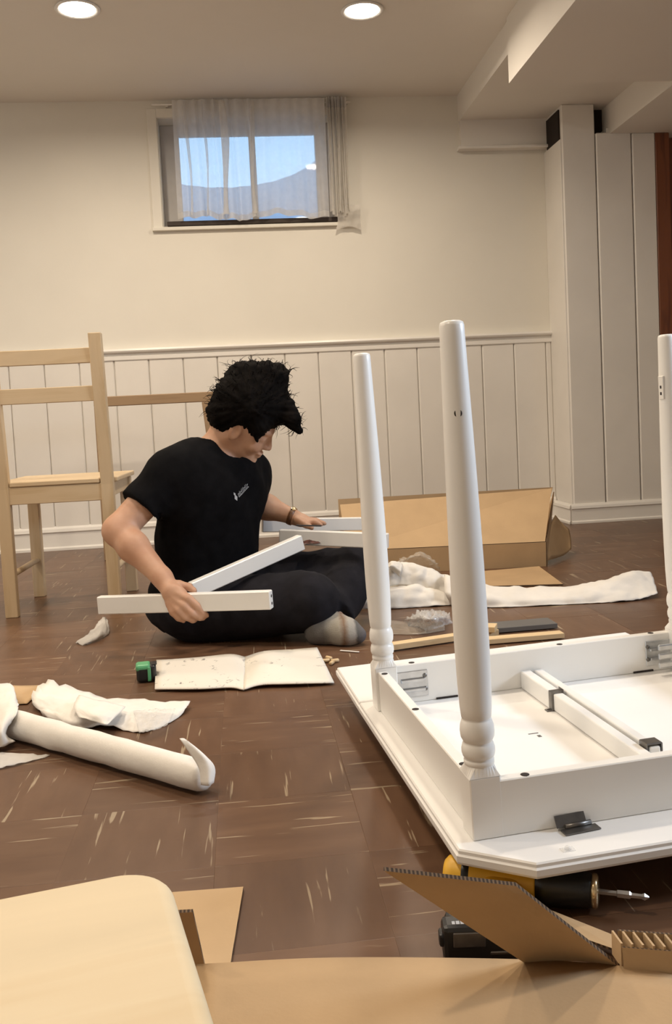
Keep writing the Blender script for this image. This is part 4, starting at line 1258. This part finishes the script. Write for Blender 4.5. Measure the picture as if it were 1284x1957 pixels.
# ------------------------------------------------------------------ smooth bodies from blended volumes
class Field:
    def __init__(self, lo, hi, h):
        self.h = h
        self.lo = np.array(lo, float)
        n = np.ceil((np.array(hi, float) - self.lo) / h).astype(int) + 1
        self.ax = [self.lo[i] + h * np.arange(n[i]) for i in range(3)]
        self.v = np.full(n, 1.0, np.float32)
    def _sub(self, lo, hi, pad):
        s = []
        for i in range(3):
            a = int(np.clip((lo[i] - pad - self.lo[i]) / self.h, 0, self.v.shape[i]))
            b = int(np.clip((hi[i] + pad - self.lo[i]) / self.h + 2, 0, self.v.shape[i]))
            s.append(slice(a, b))
        g = np.meshgrid(*[self.ax[i][s[i]] for i in range(3)], indexing='ij', sparse=True)
        return tuple(s), g
    def _cone(self, g, a, b, ra, rb):
        a, b = np.array(a, float), np.array(b, float)
        d = b - a
        L2 = max(d @ d, 1e-12)
        px, py, pz = g[0] - a[0], g[1] - a[1], g[2] - a[2]
        t = np.clip((px * d[0] + py * d[1] + pz * d[2]) / L2, 0, 1)
        return np.sqrt((px - t * d[0]) ** 2 + (py - t * d[1]) ** 2 + (pz - t * d[2]) ** 2) - (ra + (rb - ra) * t)
    def _ell(self, g, c, r, R):
        c = np.array(c, float)
        p = [g[0] - c[0], g[1] - c[1], g[2] - c[2]]
        R = np.array(R)
        q = [p[0] * R[0][k] + p[1] * R[1][k] + p[2] * R[2][k] for k in range(3)]
        k0 = np.sqrt(sum((q[i] / r[i]) ** 2 for i in range(3)))
        k1 = np.sqrt(sum((q[i] / r[i] ** 2) ** 2 for i in range(3)))
        return k0 * (k0 - 1) / np.maximum(k1, 1e-6)
    def _join(self, s, d, k, sign):
        o = self.v[s]
        if sign > 0:
            h = np.clip(0.5 + 0.5 * (o - d) / k, 0, 1)
            self.v[s] = o * (1 - h) + d * h - k * h * (1 - h)
        else:
            d = -d
            h = np.clip(0.5 - 0.5 * (o - d) / k, 0, 1)
            self.v[s] = o * (1 - h) + d * h + k * h * (1 - h)
    def cone(self, a, b, ra, rb, k=0.02, sign=1, cut=None):
        m = max(ra, rb) + k
        lo, hi = np.minimum(a, b) - m, np.maximum(a, b) + m
        s, g = self._sub(lo, hi, 0.01)
        d = self._cone(g, a, b, ra, rb)
        if cut is not None:
            p, n = np.array(cut[0], float), np.array(cut[1], float)
            n = n / np.linalg.norm(n)
            d = np.maximum(d, (g[0] - p[0]) * n[0] + (g[1] - p[1]) * n[1] + (g[2] - p[2]) * n[2])
        self._join(s, d, k, sign)
    def ell(self, c, r, R=((1, 0, 0), (0, 1, 0), (0, 0, 1)), k=0.02, sign=1):
        m = max(r) + k
        s, g = self._sub(np.array(c) - m, np.array(c) + m, 0.01)
        self._join(s, self._ell(g, c, r, R), k, sign)
    def chain(self, pts, rad, k=0.012):
        for i in range(len(pts) - 1):
            self.cone(pts[i], pts[i + 1], rad[i], rad[i + 1], k)
    def mesh(self):
        """surface nets"""
        v = self.v
        nx, ny, nz = v.shape
        ins = v < 0
        cnt = np.zeros((nx - 1, ny - 1, nz - 1), np.int8)
        for dx in (0, 1):
            for dy in (0, 1):
                for dz in (0, 1):
                    cnt += ins[dx:nx - 1 + dx, dy:ny - 1 + dy, dz:nz - 1 + dz]
        act = (cnt > 0) & (cnt < 8)
        idx = np.argwhere(act)
        idm = np.full(act.shape, -1, np.int64)
        idm[act] = np.arange(len(idx))
        acc = np.zeros((len(idx), 3)); num = np.zeros(len(idx))
        C = [(a, b, c) for a in (0, 1) for b in (0, 1) for c in (0, 1)]
        for p in C:
            for ax_ in range(3):
                if p[ax_]: continue
                q = list(p); q[ax_] = 1
                va = v[idx[:, 0] + p[0], idx[:, 1] + p[1], idx[:, 2] + p[2]]
                vb = v[idx[:, 0] + q[0], idx[:, 1] + q[1], idx[:, 2] + q[2]]
                m = (va < 0) != (vb < 0)
                t = np.where(m, va / np.where(m, va - vb, 1), 0)
                pt = np.tile(np.array(p, float), (len(idx), 1))
                pt[:, ax_] += t
                acc[m] += pt[m]; num[m] += 1
        pos = (idx + acc / num[:, None]) * self.h + self.lo
        quads = []
        for ax_ in range(3):
            o1, o2 = [(1, 2), (2, 0), (0, 1)][ax_]
            sl_a = [slice(None)] * 3; sl_b = [slice(None)] * 3
            sl_a[ax_] = slice(0, -1); sl_b[ax_] = slice(1, None)
            A, B = ins[tuple(sl_a)], ins[tuple(sl_b)]
            for flip in (False, True):
                e = np.argwhere((A & ~B) if not flip else (~A & B))
                e = e[(e[:, o1] > 0) & (e[:, o2] > 0) & (e[:, o1] < v.shape[o1] - 1) & (e[:, o2] < v.shape[o2] - 1)]
                if not len(e): continue
                def cell(d1, d2):
                    c = e.copy(); c[:, o1] -= d1; c[:, o2] -= d2
                    return idm[c[:, 0], c[:, 1], c[:, 2]]
                q = np.stack([cell(1, 1), cell(0, 1), cell(0, 0), cell(1, 0)], 1)
                if flip: q = q[:, ::-1]
                quads.append(q)
        return pos, np.concatenate(quads)

def np_mesh(name, pos, quads, mat, parent=None, smooth_it=2, disp=None):
    n = len(pos)
    e = np.concatenate([quads[:, [0, 1]], quads[:, [1, 2]], quads[:, [2, 3]], quads[:, [3, 0]]])
    for _ in range(smooth_it):
        acc = np.zeros_like(pos); cn = np.zeros(n)
        np.add.at(acc, e[:, 0], pos[e[:, 1]]); np.add.at(cn, e[:, 0], 1)
        np.add.at(acc, e[:, 1], pos[e[:, 0]]); np.add.at(cn, e[:, 1], 1)
        pos = 0.5 * pos + 0.5 * acc / np.maximum(cn, 1)[:, None]
    me = bpy.data.meshes.new(name)
    me.from_pydata(pos.tolist(), [], quads.tolist())
    me.materials.append(mat)
    me.polygons.foreach_set('use_smooth', [True] * len(me.polygons))
    me.update()
    if disp:
        nr = [v.normal.copy() for v in me.vertices]
        for v, nn in zip(me.vertices, nr):
            v.co = v.co + nn * disp(v.co)
        me.update()
    o = bpy.data.objects.new(name, me)
    COL.objects.link(o)
    if parent: attach(o, parent, True)
    return o

# ------------------------------------------------------------------ the person, cross-legged on the floor
person = empty('person', (-0.05, 2.80, 0), (0, 0, 0), 'dark-haired person in black t-shirt and charcoal trousers sitting cross-legged, holding white bars', 'person')

SHR, ELR, WRR = (-0.213, 2.740, 0.499), (-0.363, 2.660, 0.353), (-0.238, 2.555, 0.227)
SHL, ELL, WRL = (0.017, 2.960, 0.478), (0.019, 3.000, 0.385), (0.146, 2.935, 0.335)
NECK0, = ((-0.080, 2.850, 0.543),)
HC = np.array((0.015, 2.800, 0.644))
HR = np.array(Matrix.Rotation(math.radians(-4), 3, 'Z') @ Matrix.Rotation(math.radians(36), 3, 'Y') @ Matrix.Rotation(math.radians(20), 3, 'X'))
def hd(x, y, z): return tuple(HC + HR @ np.array((x, y, z)))
sv = np.array((0.72, 0.69, 0.0))                     # along the shoulders, her left
fvv = np.array((0.69, -0.72, 0.0))                   # chest direction
TR = np.stack([sv, fvv, np.array((0, 0, 1.0))], 1)   # columns: side, front, up
lean = Matrix.Rotation(math.radians(8), 3, Vector(sv))
CH, WA, HI = (-0.097, 2.830, 0.443), (-0.122, 2.860, 0.271), (-0.135, 2.860, 0.091)
RHP, RKN, RAN = (-0.147, 2.760, 0.088), (0.172, 2.640, 0.113), (0.03, 2.80, 0.055)
LHP, LKN, LAN = (-0.011, 2.950, 0.107), (0.327, 2.860, 0.152), (0.223, 2.630, 0.047)
HEEL, BALL, TOE = (0.195, 2.600, 0.036), (0.263, 2.555, 0.036), (0.294, 2.545, 0.029)

def torso(f, g=0.0, hips=True):
    f.ell(CH, (0.185 + g, 0.112 + g, 0.155 + g), TR, 0.05)
    f.ell(WA, (0.165 + g, 0.120 + g, 0.150 + g), TR, 0.06)
    f.cone(SHR, SHL, 0.058 + g, 0.058 + g, 0.06)
    if hips: f.ell(HI, (0.185 + g, 0.140 + g, 0.105 + g), TR, 0.06)

b = Field((-0.47, 2.38, -0.01), (0.50, 3.15, 0.86), 0.0045)
torso(b)
b.cone(SHR, ELR, 0.050, 0.043, 0.03)
mid = tuple(np.array(ELR) * .65 + np.array(WRR) * .35)
b.cone(ELR, mid, 0.041, 0.042, 0.02)
b.cone(mid, WRR, 0.042, 0.027, 0.02)
b.cone(SHL, ELL, 0.050, 0.042, 0.03)
mid = tuple(np.array(ELL) * .6 + np.array(WRL) * .4)
b.cone(ELL, mid, 0.040, 0.040, 0.02)
b.cone(mid, WRL, 0.040, 0.025, 0.02)
# legs
b.cone(RHP, RKN, 0.085, 0.070, 0.04); b.cone(RKN, RAN, 0.058, 0.040, 0.02); b.cone(RAN, (-0.03, 2.74, 0.045), 0.038, 0.028, 0.02)
b.cone(LHP, LKN, 0.085, 0.060, 0.04); b.cone(LKN, LAN, 0.055, 0.036, 0.02); b.cone(HEEL, BALL, 0.034, 0.030, 0.02); b.cone(BALL, TOE, 0.030, 0.022, 0.02)
# neck and head
b.cone(NECK0, hd(-0.035, 0, -0.035), 0.056, 0.050, 0.03)
b.ell(hd(-0.014, 0, 0.032), (0.094, 0.074, 0.086), HR, 0.02)
b.ell(hd(0.028, 0, -0.030), (0.062, 0.058, 0.078), HR, 0.025)
b.cone(hd(-0.015, 0.045, -0.050), hd(0.062, 0.014, -0.088), 0.020, 0.016, 0.022)
b.cone(hd(-0.015, -0.045, -0.050), hd(0.062, -0.014, -0.088), 0.020, 0.016, 0.022)
b.ell(hd(0.074, 0, -0.090), (0.018, 0.022, 0.016), HR, 0.014)           # chin
b.ell(hd(0.070, 0, 0.022), (0.022, 0.048, 0.012), HR, 0.014)            # brow
b.cone(hd(0.086, 0, 0.008), hd(0.104, 0, -0.029), 0.0065, 0.0088, 0.010)  # nose
for s in (-1, 1):
    b.ell(hd(0.095, s * 0.010, -0.032), (0.010, 0.0065, 0.0075), HR, 0.006)
    b.ell(hd(0.068, s * 0.031, -0.002), (0.016, 0.017, 0.012), HR, 0.005)      # lidded eye
    b.ell(hd(0.060, s * 0.038, -0.034), (0.022, 0.022, 0.020), HR, 0.016)      # cheek
    b.ell(hd(-0.006, s * 0.072, -0.014), (0.019, 0.009, 0.031), HR, 0.006)     # ear
    b.ell(hd(-0.002, s * 0.080, -0.012), (0.009, 0.006, 0.017), HR, 0.004, -1)
b.ell(hd(0.088, 0, -0.058), (0.011, 0.022, 0.006), HR, 0.004)           # lips
b.ell(hd(0.086, 0, -0.069), (0.011, 0.019, 0.007), HR, 0.004)
# right hand closed over the long bar
b.cone(WRR, (-0.215, 2.525, 0.195), 0.027, 0.026, 0.015)
b.ell((-0.199, 2.508, 0.179), (0.038, 0.018, 0.032), ((0.75, 0, -0.66), (0, 1, 0), (0.66, 0, 0.75)) if False else ((0.70, 0.1, 0.70), (0.0, 1, 0.0), (-0.70, 0, 0.70)), 0.012)
KF = 0.0045
def finger(pts, r):
    for i in range(len(pts) - 1): b.cone(pts[i], pts[i + 1], r[i], r[i + 1], KF)
finger([(-0.194, 2.500, 0.189), (-0.167, 2.490, 0.177), (-0.144, 2.487, 0.155), (-0.129, 2.489, 0.134), (-0.120, 2.497, 0.125)], (0.0125, 0.0115, 0.0102, 0.0090, 0.0078))
finger([(-0.203, 2.500, 0.175), (-0.179, 2.487, 0.159), (-0.158, 2.484, 0.136), (-0.139, 2.489, 0.122), (-0.130, 2.500, 0.118)], (0.0125, 0.0116, 0.0104, 0.0092, 0.0080))
finger([(-0.212, 2.503, 0.166), (-0.194, 2.489, 0.146), (-0.176, 2.487, 0.127), (-0.158, 2.496, 0.115), (-0.151, 2.508, 0.113)], (0.0122, 0.0112, 0.0100, 0.0088, 0.0076))
finger([(-0.220, 2.508, 0.163), (-0.210, 2.496, 0.140), (-0.196, 2.496, 0.123), (-0.183, 2.506, 0.113)], (0.0112, 0.0100, 0.0088, 0.0074))
finger([(-0.220, 2.530, 0.207), (-0.192, 2.534, 0.207), (-0.166, 2.530, 0.200), (-0.150, 2.522, 0.190)], (0.0150, 0.0130, 0.0110, 0.0085))
# left hand lying on the far bars
b.cone(WRL, (0.178, 2.925, 0.321), 0.023, 0.022, 0.012)
b.ell((0.184, 2.920, 0.318), (0.034, 0.030, 0.014), ((1, 0, 0), (0, 1, 0), (0, 0, 1)), 0.012)
for y0, y1, ex in ((2.888, 2.868, 610), (2.908, 2.893, 618), (2.928, 2.918, 615), (2.946, 2.942, 604)):
    px = (586, 998)
    finger([Vector((0.19, y0, (0.184, 2.920, 0.318)[2] - .001)), Vector((0.19 + (ex - 590) * .5 * .00165 + .012, (y0 + y1) / 2, (0.184, 2.920, 0.318)[2] - .001)), Vector((0.19 + (ex - 590) * .00165 + .012, y1, (0.184, 2.920, 0.318)[2] - .009))], (0.0105, 0.0095, 0.0075))
finger([(0.163, 2.900, 0.325), (0.187, 2.868, 0.312), (0.205, 2.858, 0.303)], (0.0135, 0.011, 0.0085))
P_, Q_ = b.mesh()
body = np_mesh('body', P_, Q_, M['skin'], person, 1)

# T-shirt
s = Field((-0.36, 2.60, 0.05), (0.24, 3.15, 0.72), 0.006)
torso(s, 0.014, hips=False)
s.ell(tuple(np.array(HI) + (0, 0, .05)), (0.190, 0.142, 0.09), TR, 0.05)
d = np.array(ELR) - np.array(SHR)
hemR = np.array((-0.296, 2.700, 0.399))
s.cone(tuple(np.array(SHR) + d * .05), tuple(np.array(SHR) + d * .95), 0.064, 0.068, 0.03, cut=(hemR, d))
d2 = np.array(ELL) - np.array(SHL)
hemL = np.array(SHL) + d2 * .45
s.cone(SHL, tuple(np.array(SHL) + d2 * .9), 0.060, 0.064, 0.03, cut=(hemL, d2))
s.cone(tuple(hemR - d * .05), tuple(hemR + d * .6), 0.054, 0.054, 0.004, -1)
# neckline opening
nk = np.array(NECK0)
s.cone(tuple(nk + np.array((0.0, 0, 0.0))), tuple(nk + np.array((0.02, -0.005, 0.14))), 0.070, 0.075, 0.012, -1)
s.cone(tuple(nk + fvv * .05 + np.array((0, 0, .005))), tuple(nk + fvv * .10 + np.array((0, 0, .08))), 0.045, 0.06, 0.012, -1)
def cloth_folds(co):
    p = co * 9
    a = noise.noise(Vector((p.x * 1.6 + p.z * .6, p.y * 1.6, p.z * 0.9))) * 0.007
    q = co * 22
    return a + (0.5 - abs(noise.noise(Vector((q.x, q.y, q.z * .6))))) * 0.004
P_, Q_ = s.mesh()
shirt = np_mesh('t_shirt', P_, Q_, M['shirt'], person, 2, cloth_folds)
shirt['label'] = 'black short-sleeved t-shirt with a small pale chest print'

# trousers
t = Field((-0.36, 2.48, -0.01), (0.50, 3.15, 0.36), 0.006)
t.ell(HI, (0.200, 0.152, 0.098), TR, 0.05)
t.cone(RHP, RKN, 0.102, 0.086, 0.05)
t.cone(RKN, RAN, 0.072, 0.060, 0.03)
t.cone(LHP, LKN, 0.100, 0.083, 0.05)
dl = np.array(LAN) - np.array(LKN)
t.cone(LKN, tuple(np.array(LKN) + dl * .9), 0.078, 0.062, 0.02, cut=(np.array(LKN) + dl * .86, dl))
t.cone((0.066, 2.780, 0.093), (0.197, 2.800, 0.096), 0.08, 0.06, 0.05)
t.v = np.maximum(t.v, (0.002 - t.ax[2])[None, None, :].astype(np.float32))
P_, Q_ = t.mesh()
trousers = np_mesh('trousers', P_, Q_, M['trousers'], person, 2, lambda c: cloth_folds(c * 1.1) * (1 if c.z > .03 else 0))
trousers['label'] = 'charcoal trousers'

# sock on the visible foot
k = Field((0.12, 2.45, -0.02), (0.36, 2.74, 0.14), 0.004)
k.cone(LAN, HEEL, 0.044, 0.042, 0.02); k.cone(HEEL, BALL, 0.041, 0.038, 0.02); k.cone(BALL, TOE, 0.038, 0.027, 0.015)
k.cone((0.246, 2.600, 0.055), (0.282, 2.560, 0.046), 0.030, 0.022, 0.012)
k.v = np.maximum(k.v, (0.002 - k.ax[2])[None, None, :].astype(np.float32))
P_, Q_ = k.mesh()
sock = np_mesh('sock', P_, Q_, M['sock'], person, 2, lambda c: noise.noise(c * 40) * 0.0015)
sock['label'] = 'grey and beige striped knit sock'

# hair: cap, nape, loose bun and a lock falling over the brow
h = Field((-0.20, 2.60, 0.50), (0.28, 3.02, 0.87), 0.005)
h.ell(hd(-0.020, 0, 0.048), (0.106, 0.086, 0.088), HR, 0.02)
h.ell(hd(-0.062, 0, -0.005), (0.058, 0.072, 0.062), HR, 0.03)
h.cone(hd(0.045, -0.06, 0.035), hd(0.062, -0.055, -0.004), 0.020, 0.012, 0.02)
h.cone(hd(0.045, 0.06, 0.035), hd(0.062, 0.055, -0.004), 0.020, 0.012, 0.02)
h.ell((0.053, 2.820, 0.744), (0.098, 0.085, 0.072), ((1, 0, 0), (0, 1, 0), (0, 0, 1)), 0.03)
h.ell((0.027, 2.820, 0.788), (0.055, 0.06, 0.042), ((1, 0, 0), (0, 1, 0), (0, 0, 1)), 0.025)
h.ell((0.105, 2.820, 0.777), (0.052, 0.055, 0.045), ((1, 0, 0), (0, 1, 0), (0, 0, 1)), 0.025)
h.cone((-0.026, 2.820, 0.748), (-0.042, 2.810, 0.755), 0.022, 0.010, 0.02)
h.cone((0.116, 2.800, 0.689), (0.153, 2.760, 0.647), 0.045, 0.030, 0.03)
h.cone((0.153, 2.760, 0.647), (0.177, 2.750, 0.614), 0.026, 0.014, 0.015)
P_, Q_ = h.mesh()
hc = Vector((0.037, 2.810, 0.685))
def strands(c):
    d = (c - hc)
    a = math.atan2(d.z, d.x)
    return noise.noise(Vector((a * 9, d.length * 14, c.y * 16))) * 0.007 + noise.noise(Vector((a * 26, d.length * 20, c.y * 60))) * 0.0035 + noise.noise(c * 22) * 0.008
P2, Q2 = [], []
hair = np_mesh('hair', P_, Q_, M['hair'], person, 1, strands)
# flyaway strands
rs = random.Random(11)
V_, F_ = [], []
def strand(p0, d0, ln, r):
    p0 = Vector(p0); d0 = Vector(d0).normalized()
    sd = Vector((rs.uniform(-1, 1), rs.uniform(-1, 1), rs.uniform(-1, .4))) * .7
    pts = [p0 - d0 * .012, p0 + d0 * ln * .35, p0 + (d0 + sd * .4) * ln * .7, p0 + (d0 * .9 + sd) * ln]
    vs, fs = tube(None, pts, [r, r * .9, r * .6, r * .2], None, n=4, sub=3)
    o = len(V_)
    V_.extend(vs); F_.extend([tuple(i + o for i in f) for f in fs])
hv = [v for v in hair.data.vertices]
for q in range(520):
    v = rs.choice(hv)
    if v.co.z < 0.66 and not (v.co.x > 0.10): continue
    tang = Vector((rs.uniform(-1, 1), rs.uniform(-1, 1), rs.uniform(-.6, 1)))
    strand(v.co, v.normal * .8 + tang * .7, rs.uniform(.010, .032), rs.uniform(.0006, .0015))
obj('flyaway_hair', V_, F_, M['hair'], hair, True, True)['kind'] = 'stuff'

# wrist watch on the far wrist
wa, wb = Vector(WRL), Vector((0.178, 2.925, 0.321))
wd = (wb - wa).normalized()
wmx = beam_mtx(wa + wd * .002, wb) @ Matrix.Rotation(math.radians(90), 4, 'Y')
prof = [(0.026, -0.008), (0.029, -0.0075), (0.0295, 0), (0.029, 0.0075), (0.026, 0.008)]
wt = lathe('watch', prof, M['bracelet'], person, 28, wmx, keep=True)
wt['label'] = 'brown watch strap with pale gold case'
cm = Matrix.Translation(wa + wd * .002 + Vector((.006, -.012, .024)))
lathe('watch_case', [(.006, -.003), (.0095, -.002), (.0095, .003), (.007, .005)], M['gold'], wt, 18, cm @ Matrix.Rotation(math.radians(25), 4, 'X'), keep=True)

# pale print on the left chest
from mathutils.bvhtree import BVHTree
bvh = BVHTree.FromPolygons([v.co for v in shirt.data.vertices], [tuple(p.vertices) for p in shirt.data.polygons])
LO, LE = Vector((-0.041, 2.740, 0.422)), Vector((0.009, 2.740, 0.441))
ex = LE - LO
f3 = Vector(fvv)
ex = (ex - f3 * ex.dot(f3)); ex = ex.normalized() * 0.066
ey = Vector((0, 0, 1)); ey = (ey - ex * ey.dot(ex) / ex.length_squared).normalized()
pv, pf = [], []
def on_shirt(u, v):
    p = LO + ex * u + ey * v
    hit = bvh.ray_cast(p + f3 * .3, -f3)
    return (hit[0] + f3 * .0012) if hit[0] else p
def mark(poly):
    o = len(pv)
    pv.extend(on_shirt(u, v) for u, v in poly); pf.append(tuple(range(o, o + len(poly))))
mark([(-.09, 0), (.0, -.011), (.09, 0), (.0, .012)])
mark([(-.05, .012), (.03, .006), (.06, .013), (.0, .019)])
rl = random.Random(2)
u = .17
while u < .98:
    w = rl.choice((.045, .06, .075))
    hgt = rl.choice((.006, .006, .010))
    mark([(u, -.006), (u + .022, -.006), (u + .032, hgt), (u + .010, hgt)])
    mark([(u + .02, -.006), (u + w, -.006), (u + w + .003, -.0035), (u + .02, -.0035)])
    if hgt < .009: mark([(u + .03, .0035), (u + w, .0035), (u + w + .005, .006), (u + .03, .006)])
    u += w + .022
obj('chest_print', pv, pf, M['print'], shirt, True)

# ------------------------------------------------------------------ white bars around the person
def bar(label, a, b, w, hgt, holes=None, extra=None):
    e = empty('white_bar', tuple(Vector(a)), (0, 0, 0), label, 'furniture bar')
    o = beam('bar', a, b, w, hgt, M['white'], e, .0025, keep=True)
    if holes:
        m = beam_mtx(a, b)
        L = (Vector(b) - Vector(a)).length
        for z in holes:
            lathe('dowel_hole', [(.0042, -.002), (.0042, .0006), (.002, .0006)], M['hole'], e, 14, m @ Matrix.Translation((L, 0, z)) @ Matrix.Rotation(math.radians(90), 4, 'Y'), keep=True)
    return e
bar('white bar gripped in the right hand, two dowel holes in its near end', (-0.420, 2.600, 0.154), (0.057, 2.430, 0.169), .026, .050, (-.010, .010))
bar('white bar slanting up from the gripped bar across the lap', (-0.161, 2.575, 0.182), (0.164, 2.760, 0.273), .026, .046, (-.010, .010))
bar('front one of two white bars under the left hand, end behind table leg', (0.104, 2.860, 0.281), (0.427, 2.740, 0.262), .022, .046)
bar('rear one of two white bars under the left hand, nearer the wall', (0.052, 3.030, 0.300), (0.395, 3.100, 0.276), .024, .044)
tag(beam('dark_strip', (0.156, 2.850, 0.314), (0.233, 2.830, 0.310), .010, .004, M['blue_black'], None, .0006), 'thin dark strip held under the fingers of the left hand', 'strip')
bg = patch('fastener_bag', [[(0.160, 2.800, 0.255), (0.189, 2.800, 0.259), (0.225, 2.800, 0.260)], [(0.166, 2.815, 0.262), (0.194, 2.820, 0.271), (0.223, 2.815, 0.265)], [(0.179, 2.840, 0.261), (0.202, 2.840, 0.270), (0.218, 2.840, 0.262)]], 12, 10, M['bag'], None, .003, 60, .001, 31)
tag(bg, 'small dark red-brown fastener bag lying on the far thigh', 'bag')
